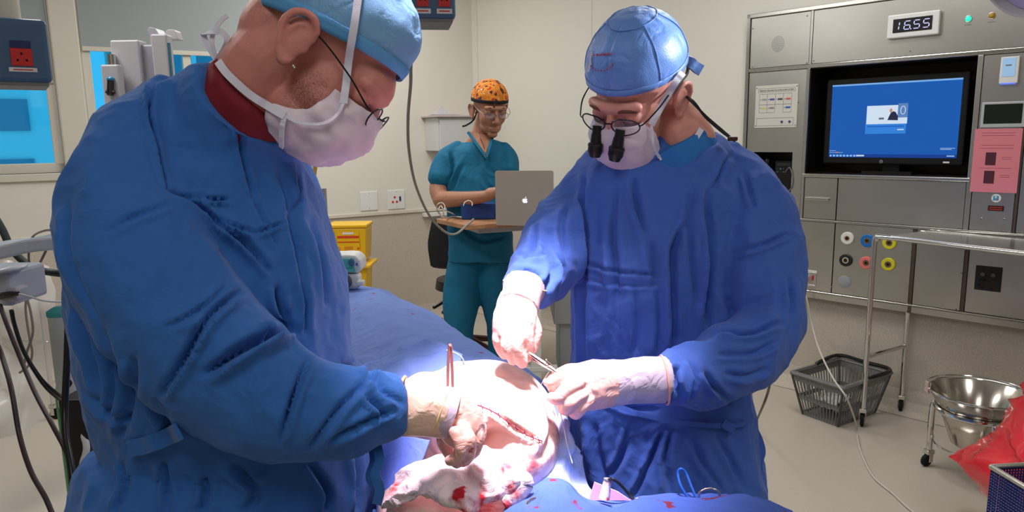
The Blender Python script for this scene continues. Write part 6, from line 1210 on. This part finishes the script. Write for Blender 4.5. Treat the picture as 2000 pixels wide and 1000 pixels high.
for q in (-1, 1): sm('closed_eyelid', MB().tube([HM.p(.102, q*.020, .012), HM.p(.104, q*.032, .008), HM.p(.098, q*.043, .012)], .0016, 6, n=8), brw, parent=psM)
sm('forelock', MB().tube([HM.p(.104, -.01, .062), HM.p(.110, -.016, .05), HM.p(.108, -.012, .042)], .004, 8, n=8, round_=True), brw, parent=psM)
for H_, ps_ in ((HR, psR),):
    for q in (-1, 1):
        sm('eyebrow', MB().tube([H_.p(.106, q*.012, .026), H_.p(.110, q*.028, .032), H_.p(.096, q*.046, .027)], .0032, 8, n=10, round_=True), mat('brown_hair', (104, 60, 50), .8), parent=ps_)
        sm('eyelash_line', MB().tube([H_.p(.100, q*.020, .004), H_.p(.104, q*.032, -.001), H_.p(.096, q*.044, .004)], .0014, 6, n=8), mat('brown_hair', (104, 60, 50), .8), parent=ps_)
# ============================================================ THE OPERATING TABLE
drape = mat('drape_blue', (112, 140, 210), .85, bump=.25, bs=700, wrk=.45, wks=7, var=.04, vs=5)
drape2 = mat('drape_light_blue', (110, 140, 214), .85, bump=.25, bs=700, wrk=.5, wks=12)
def net(rows_, nu, nv, fn=None):
    rr_ = [cat([P(*q) if len(q) == 3 else q[3:] for q in r_], nu) for r_ in rows_]; gd = np.array([cat([rr_[k][j] for k in range(len(rows_))], nv) for j in range(nu)])
    return gd
def drop(p, z): q = np.array(p, float).copy(); q[2] = z; return q
# table under the drape
tt = thing('operating_table', 'operating table hidden under the blue drapes', 'operating table', (-.2, 1.45, 0)); m_tb = mat('table_pad', (40, 44, 50), .6)
ta = math.atan2(1.15, -.38); ta = 1.85
tx = np.array([math.cos(ta), math.sin(ta), 0]); ty = np.array([-tx[1], tx[0], 0]); tcn = np.array([-.20, 1.66, 0])
link('pad', MB().box(tcn+np.array([0, 0, .80]), (1.5, .34, .08), (tx, ty, UZ)), m_tb, parent=tt, bevel=.02); link('column', MB().box(tcn+np.array([0, 0, .42]), (.3, .25, .7), (tx, ty, UZ)), steel, parent=tt, bevel=.02); link('base', MB().box(tcn+np.array([0, 0, .05]), (.9, .4, .1), (tx, ty, UZ)), steel, parent=tt, bevel=.02)
# big sheet
R = [[(560, 640, 2.3), (640, 576, 2.3), (720, 564, 2.3), (770, 578, 2.28), (822, 602, 2.25)],
     [(540, 700, 2.0), (650, 612, 1.98), (740, 590, 1.95), (815, 610, 1.93), (880, 640, 1.9)],
     [(520, 760, 1.75), (650, 670, 1.72), (770, 630, 1.68), (860, 645, 1.66), (940, 676, 1.62)],
     [(520, 820, 1.5), (650, 745, 1.48), (790, 690, 1.45), (900, 690, 1.43), (1010, 712, 1.40)],
     [(560, 900, 1.34), (690, 830, 1.32), (820, 770, 1.29), (950, 760, 1.27), (1060, 770, 1.24)],
     [(600, 980, 1.22), (720, 920, 1.20), (850, 880, 1.17), (980, 860, 1.16), (1095, 860, 1.16)],
     [(640, 1060, 1.14), (760, 1010, 1.12), (880, 990, 1.10), (1010, 970, 1.10), (1120, 960, 1.12)]]
rw = []
for r_ in R:
    pt = [P(*q) for q in r_]; L0, R0_ = pt[0], pt[-1]
    rw.append([drop(L0+np.array([-.05, 0, 0]), .62), drop(L0+np.array([-.03, 0, 0]), L0[2]-.10)]+pt+[drop(R0_+np.array([.03, .02, 0]), R0_[2]-.06), drop(R0_+np.array([.04, .03, 0]), .75), drop(R0_+np.array([.05, .04, 0]), .60)])
bk_ = [q+np.array([-.02, .06, 0]) for q in rw[0]]; bk_ = [drop(q, min(q[2], .62)) for q in bk_]; rw = [bk_]+[[q+np.array([-.01, .03, 0]) if True else q for q in [drop(k, k[2]-.05) for k in rw[0]]]]+rw
rr2 = [cat(r_, 120) for r_ in rw]; gd = np.array([cat([rr2[k][j] for k in range(len(rw))], 120) for j in range(120)])
gd = crumple(gd, .014, 3.2, 4., (0, 0, 1), (1.6, .5, 1)); gd = crumple(gd, .005, 11, 8., (0, 0, 1), (1.5, .7, 1))
big = link('surgical_drape', MB().grid(gd), drape, smooth=True, solid=.003, label='large blue drape covering the patient towards the back of the table', catg='drape')
stain(drape, (150, 40, 70), 22, .70, .74, detail=2)
# folded flap on it
fl = net([[(690, 720, 1.40), (760, 690, 1.42), (822, 655, 1.46)], [(730, 770, 1.28), (800, 730, 1.30), (868, 668, 1.40)], [(800, 810, 1.18), (870, 760, 1.20), (905, 686, 1.33)]], 40, 40)
fl = crumple(fl, .006, 14, 3., (0, 0, 1))
for i in range(40):
    for j in range(40): fl[i, j] = fl[i, j]-cF*.03
link('drape_flap', MB().grid(fl), drape2, smooth=True, solid=.003, label='lighter blue folded drape flap behind the upright forceps', catg='drape')
# patient's limb
skinP = mat('patient_skin', (240, 206, 196), .5, sss=.15, bump=.3, bs=300, var=.05, vs=20)
g = MB()
ptube(g, [(830, 770, 1.20, 44, .06), (880, 790, 1.18, 80, .09), (945, 815, 1.15, 108, .11), (1000, 850, 1.12, 98, .11), (1005, 890, 1.10, 80, .10), (960, 930, 1.08, 70, .08), (900, 960, 1.06, 62, .07)], 40, 36)
ptube(g, [(900, 745, 1.2, 40, .06), (960, 760, 1.18, 58, .08), (1020, 800, 1.15, 60, .09), (1050, 850, 1.13, 46, .08)], 24, 28)
ptube(g, [(800, 990, 1.05, 60, .06), (900, 1010, 1.03, 62, .07), (1000, 1060, 1.02, 60, .07), (1000, 1090, 1.3, 60, .07)], 16, 24)
g.tube([P(880, 830, 1.2), P(790, 850, 1.45), P(740, 800, 1.85), P(720, 750, 2.1)], [.09, .09, .10, .08], 24, n=24, round_=True)
V, Nn, Fc = voxel(g, .004, 6); V = folds(V, Nn, [([(930, 790), (965, 805), (1000, 830), (1035, 852), (1060, 860)], 5, .006), ([(1045, 740), (1070, 790), (1075, 850), (1050, 900)], 8, .006), ([(940, 725), (990, 735), (1030, 745)], 6, .003)]); V = ruffle(V, Nn, .003, 14, seed=3., ridged=False)
o_ = P(930, 850, 1.15); pat = link('patient', (V, Fc), skinP, smooth=True, origin=(o_[0], o_[1], .84), label='patient lying draped, pale rounded limb lit brightly under the surgical lamp', catg='person')
b3 = wbase(pat)
for c, r_, k in (((1085, 850, 1.1), .075, 60), ((1060, 800, 1.12), .035, 60), ((1045, 900, 1.05), .06, 70), ((1000, 925, 1.0), .07, 50), ((940, 980, .98), .06, 50)): stain(skinP, (186, 50, 70), k, .42, .72, center=tuple(P(*c)-b3), rad=r_)
sut = MB(); x, y, dd = Q(V)
def on(px_, py_, lift=.001):
    m_ = (x-px_)**2+(y-py_)**2 < 36; q = dd[m_].min() if m_.any() else 1.05; return P(px_, py_, q-lift)
ln_ = cat([(930, 790, 0), (965, 805, 0), (1000, 830, 0), (1035, 852, 0), (1060, 862, 0)], 26)
link('incision', MB().tube([on(q[0], q[1]) for q in ln_], .0010, 6), mat('wound_red', (170, 40, 60), .4), parent=pat, smooth=True)
for q in ln_[2:-1:3]: sut.tube([on(q[0]-2, q[1]-5), on(q[0], q[1], .003), on(q[0]+2, q[1]+5)], .0007, 5)
link('stitches', sut, mat('suture_dark', (60, 30, 60), .5), parent=pat)['kind'] = 'stuff'
# side drape (bright blue-white) below the right hand
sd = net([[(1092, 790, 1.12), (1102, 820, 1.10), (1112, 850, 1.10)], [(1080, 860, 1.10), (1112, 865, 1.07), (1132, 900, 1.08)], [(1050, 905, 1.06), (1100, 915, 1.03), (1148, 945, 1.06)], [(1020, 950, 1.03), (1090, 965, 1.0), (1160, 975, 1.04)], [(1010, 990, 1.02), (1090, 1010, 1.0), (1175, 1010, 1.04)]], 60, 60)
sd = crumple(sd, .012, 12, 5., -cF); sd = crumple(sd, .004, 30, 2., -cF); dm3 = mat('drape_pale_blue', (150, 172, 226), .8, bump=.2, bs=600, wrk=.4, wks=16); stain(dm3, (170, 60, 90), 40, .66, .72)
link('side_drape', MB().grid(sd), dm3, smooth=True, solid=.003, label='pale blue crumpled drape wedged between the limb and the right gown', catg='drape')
# second drape left under the glove
sl_ = net([[(740, 850, 1.10), (780, 848, 1.09), (840, 860, 1.08)], [(735, 900, 1.08), (775, 900, 1.06), (820, 905, 1.05)], [(735, 960, 1.05), (765, 955, 1.03), (790, 960, 1.02)], [(735, 1020, 1.03), (765, 1020, 1.01), (790, 1030, 1.0)]], 40, 40)
sl_ = crumple(sl_, .006, 9, 1., -cF); link('side_drape', MB().grid(sl_), mat('drape_violet_blue', (92, 120, 214), .85, wrk=.4, wks=12), smooth=True, solid=.003, label='smooth blue drape under the left surgeon\'s glove', catg='drape')
# gauze
gm = mat('gauze', (236, 220, 224), .9, bump=.5, bs=900, wrk=.4, wks=26)
ga = net([[(770, 925, 1.03), (820, 895, 1.02), (880, 880, 1.00), (950, 880, .995), (1010, 885, 1.0)], [(757, 965, 1.0), (815, 930, .985), (880, 915, .965), (950, 910, .965), (1025, 915, .985)], [(745, 990, .985), (810, 960, .965), (870, 945, .95), (945, 945, .95), (1028, 940, .975)], [(760, 985, .98), (830, 965, .955), (885, 975, .94), (940, 975, .94), (1005, 960, .965)], [(830, 975, .98), (862, 975, .955), (895, 995, .94), (935, 995, .945), (985, 968, .975)]], 90, 90)
ga = crumple(ga, .016, 14, 5., -cF); ga = crumple(ga, .006, 34, 2., -cF)
gz = link('gauze', MB().grid(ga), gm, smooth=True, solid=.002, label='crumpled white gauze swab with red stains under the left glove', catg='gauze')
b4 = wbase(gz); stain(gm, (190, 24, 44), 22, .54, .64, detail=5); stain(gm, (176, 16, 34), 40, .52, .62, center=tuple(P(905, 960, .94)-b4), rad=.03)
stain(gm, (214, 44, 62), 30, .52, .75, center=tuple(P(995, 915, .97)-b4), rad=.05)
rl = MB(); rl.tube([P(985, 965, .96), P(1000, 945, .955), P(1018, 935, .955), P(1026, 945, .955), P(1015, 960, .955), P(1000, 975, .955), P(985, 985, .955)], .006, 10, n=30, ry=.012, view=cU); link('gauze_roll', rl, gm, parent=gz, smooth=True)
# foreground drape
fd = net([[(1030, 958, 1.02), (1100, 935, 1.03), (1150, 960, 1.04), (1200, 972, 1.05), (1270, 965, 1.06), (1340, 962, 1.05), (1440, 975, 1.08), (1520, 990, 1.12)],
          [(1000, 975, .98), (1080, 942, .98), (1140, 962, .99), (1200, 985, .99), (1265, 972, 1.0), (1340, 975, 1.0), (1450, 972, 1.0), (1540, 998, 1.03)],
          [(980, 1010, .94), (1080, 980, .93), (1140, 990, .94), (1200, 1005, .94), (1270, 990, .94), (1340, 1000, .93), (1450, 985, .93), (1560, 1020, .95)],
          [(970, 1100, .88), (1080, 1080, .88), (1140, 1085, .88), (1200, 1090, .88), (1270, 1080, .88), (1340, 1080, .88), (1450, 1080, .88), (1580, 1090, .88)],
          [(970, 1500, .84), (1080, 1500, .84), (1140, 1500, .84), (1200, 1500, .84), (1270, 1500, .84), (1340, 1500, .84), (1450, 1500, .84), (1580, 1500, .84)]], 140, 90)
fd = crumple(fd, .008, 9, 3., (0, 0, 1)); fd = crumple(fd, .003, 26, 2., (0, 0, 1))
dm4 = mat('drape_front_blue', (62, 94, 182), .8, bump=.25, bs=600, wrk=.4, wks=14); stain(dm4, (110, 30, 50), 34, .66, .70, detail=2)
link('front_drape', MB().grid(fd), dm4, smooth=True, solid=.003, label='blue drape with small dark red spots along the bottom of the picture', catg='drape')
# instrument stand under the foreground drape
q = P(1280, 1080, 1.0); t = thing('instrument_stand', 'instrument stand under the front drape', 'stand', (q[0], q[1], 0)); link('tray_top', MB().box((q[0], q[1], q[2]-.12), (.5, .16, .02)), steel, parent=t, bevel=.004); sm('post', MB().tube([(q[0], q[1], 0), (q[0], q[1], q[2]-.13)], .02, 12), chrome, parent=t); link('foot_bar', MB().box((q[0], q[1], .02), (.4, .3, .03)), steel, parent=t, bevel=.004)
inst = mat('instrument_steel', (190, 172, 168), .22, 1)
t = thing('surgical_scissors', 'steel surgical scissors, two ring handles lying on the front drape', 'scissors', P(1075, 990, .95))
def ring(c, d_, rx_, ry_, ang, th=.0016, nn=28):
    o_ = P(c[0], c[1], d_); a_ = ax_img(math.cos(ang), math.sin(ang)); b_ = nrm(ax_img(-math.sin(ang), math.cos(ang), -.8)); return [o_+a_*rx_*math.cos(k)+b_*ry_*math.sin(k) for k in np.linspace(0, 2*math.pi, nn+1)[:-1]]
sm('ring_handle', MB().tube(ring((1050, 989), .94, .0135, .010, .25), .0018, 8, closed=True), inst, parent=t); sm('ring_handle', MB().tube(ring((1075, 978), .95, .0145, .0095, .3), .0018, 8, closed=True), inst, parent=t)
sm('shank', MB().tube([P(1066, 993, .94), P(1090, 997, .935), P(1130, 1010, .92)], [.002, .003, .002], 8, n=8), inst, parent=t); sm('shank', MB().tube([P(1092, 986, .945), P(1104, 995, .935), P(1135, 1012, .92)], [.002, .003, .002], 8, n=8), inst, parent=t)
pen = thing('diathermy_pen', 'white upright diathermy pen with a black lead and pink streaks', 'instrument', P(1183, 974, 1.0)); sm('barrel', MB().tube([P(1180, 974, 1.0), P(1187, 938, 1.0)], [.0078, .0055], 16), mat('pen_white', (230, 214, 214), .35), parent=pen)
stain(MT['pen_white'], (200, 60, 80), 90, .5, .65); sm('end_ring', MB().tube([P(1187, 938, 1.0), P(1187.3, 935, 1.0)], .006, 16), greyp, parent=pen)
sm('lead', MB().tube([P(1188, 938, .998), P(1196, 936, .99), P(1210, 945, .99), P(1228, 965, .99), P(1247, 987, .98)], .0022, 8, n=30), black, parent=pen)
link('pink_tab', MB().prism(P(1150, 976, 1.03), cR, cU, [(0, 0), (.06, 0), (.042, .012), (.008, .026)], 0, .003), mat('pink_tab', (228, 170, 196), .7), label='small pink paper tab beside the upright diathermy pen', catg='tab')
link('blue_tube', MB().tube([P(1352, 985, 1.02), P(1330, 950, 1.03), P(1324, 925, 1.04), P(1330, 916, 1.04), P(1340, 925, 1.04), P(1350, 950, 1.03), P(1362, 978, 1.02)], .0021, 8, n=40), mat('blue_tubing', (30, 90, 180), .3), smooth=True, label='thin blue tube standing in a loop on the front drape', catg='tube')
link('ring_forceps', MB().tube([P(1366, 978, 1.01), P(1366, 963, 1.01), P(1376, 956, 1.01), P(1392, 955, 1.01), P(1404, 962, 1.01), P(1406, 974, 1.01)], .0020, 8, n=30), inst, smooth=True, label='steel finger ring of an instrument half sunk in the front drape', catg='instrument')
link('ring_forceps', MB().tube([P(1240, 975, 1.03), P(1246, 973, 1.03), P(1254, 977, 1.03), P(1257, 983, 1.03)], .0015, 8, n=16), inst, smooth=True, label='small steel ring behind the black lead of the diathermy pen', catg='instrument')
# upright forceps, needle holder, suture
t = thing('forceps', 'steel forceps standing upright beside the left glove', 'forceps', P(880, 756, 1.0)); rb_ = mat('forceps_steel', (220, 160, 160), .25, .8)
sm('blade', MB().tube([P(874, 760, .98), P(875, 720, .985), P(877, 680, .99), P(879, 674, .99)], [.0018, .0022, .002, .0026], 8, n=12), rb_, parent=t); sm('blade', MB().tube([P(884, 760, .985), P(883, 720, .99), P(881, 680, .993), P(879, 674, .99)], [.0018, .0022, .002, .0026], 8, n=12), rb_, parent=t)
link('plastic_loop', MB().tube([P(872, 684, 1.05), P(890, 690, 1.05), P(903, 700, 1.05), P(906, 712, 1.05)], .0012, 6, n=14), mat('clear_blue', (150, 190, 240), .2), smooth=True, label='thin clear blue loop behind the upright forceps', catg='tube')
t = thing('needle_holder', 'steel needle holder held between the right surgeon\'s two gloves', 'needle holder', P(1060, 710, 1.07))
a = P(1034, 690, 1.08); b_ = P(1098, 734, 1.05)
sm('jaw', MB().tube([a, a*.5+b_*.5, b_], [.0032, .0042, .0018], 10, n=10), inst, parent=t); sm('jaw', MB().tube([P(1038, 700, 1.08), P(1068, 716, 1.065), b_], [.0024, .0030, .0015], 10, n=10), inst, parent=t); sm('hinge_screw', MB().ell(P(1068, 713, 1.055), (.004, .004, .003), AX3, 12, 8), inst, parent=t)
link('needle', MB().tube([P(1066, 702, 1.06), P(1076, 712, 1.06), P(1088, 728, 1.055)], .001, 6, n=10), inst, parent=t, smooth=True)
link('suture_thread', MB().tube([P(1072, 726, 1.06), P(1063, 740, 1.06), P(1058, 750, 1.07)], .0006, 6, n=14), mat('suture_white', (225, 225, 240), .4), smooth=True, label='short suture thread running from the needle holder to the limb', catg='suture')
link('suture_thread', MB().tube([P(1092, 795, 1.05), P(1100, 830, 1.06), P(1108, 870, 1.05), P(1118, 905, 1.03)], .0007, 6, n=24), mat('suture_white', (225, 225, 240), .4), smooth=True, label='long suture thread hanging below the right glove over the pale drape', catg='suture')
# pale sheet corner at the bottom left
ps_ = net([[(150, 1000, 1.25), (190, 965, 1.22), (240, 985, 1.2)], [(140, 1040, 1.2), (200, 1010, 1.15), (260, 1020, 1.15)], [(140, 1100, 1.15), (200, 1090, 1.1), (260, 1090, 1.1)]], 20, 20)
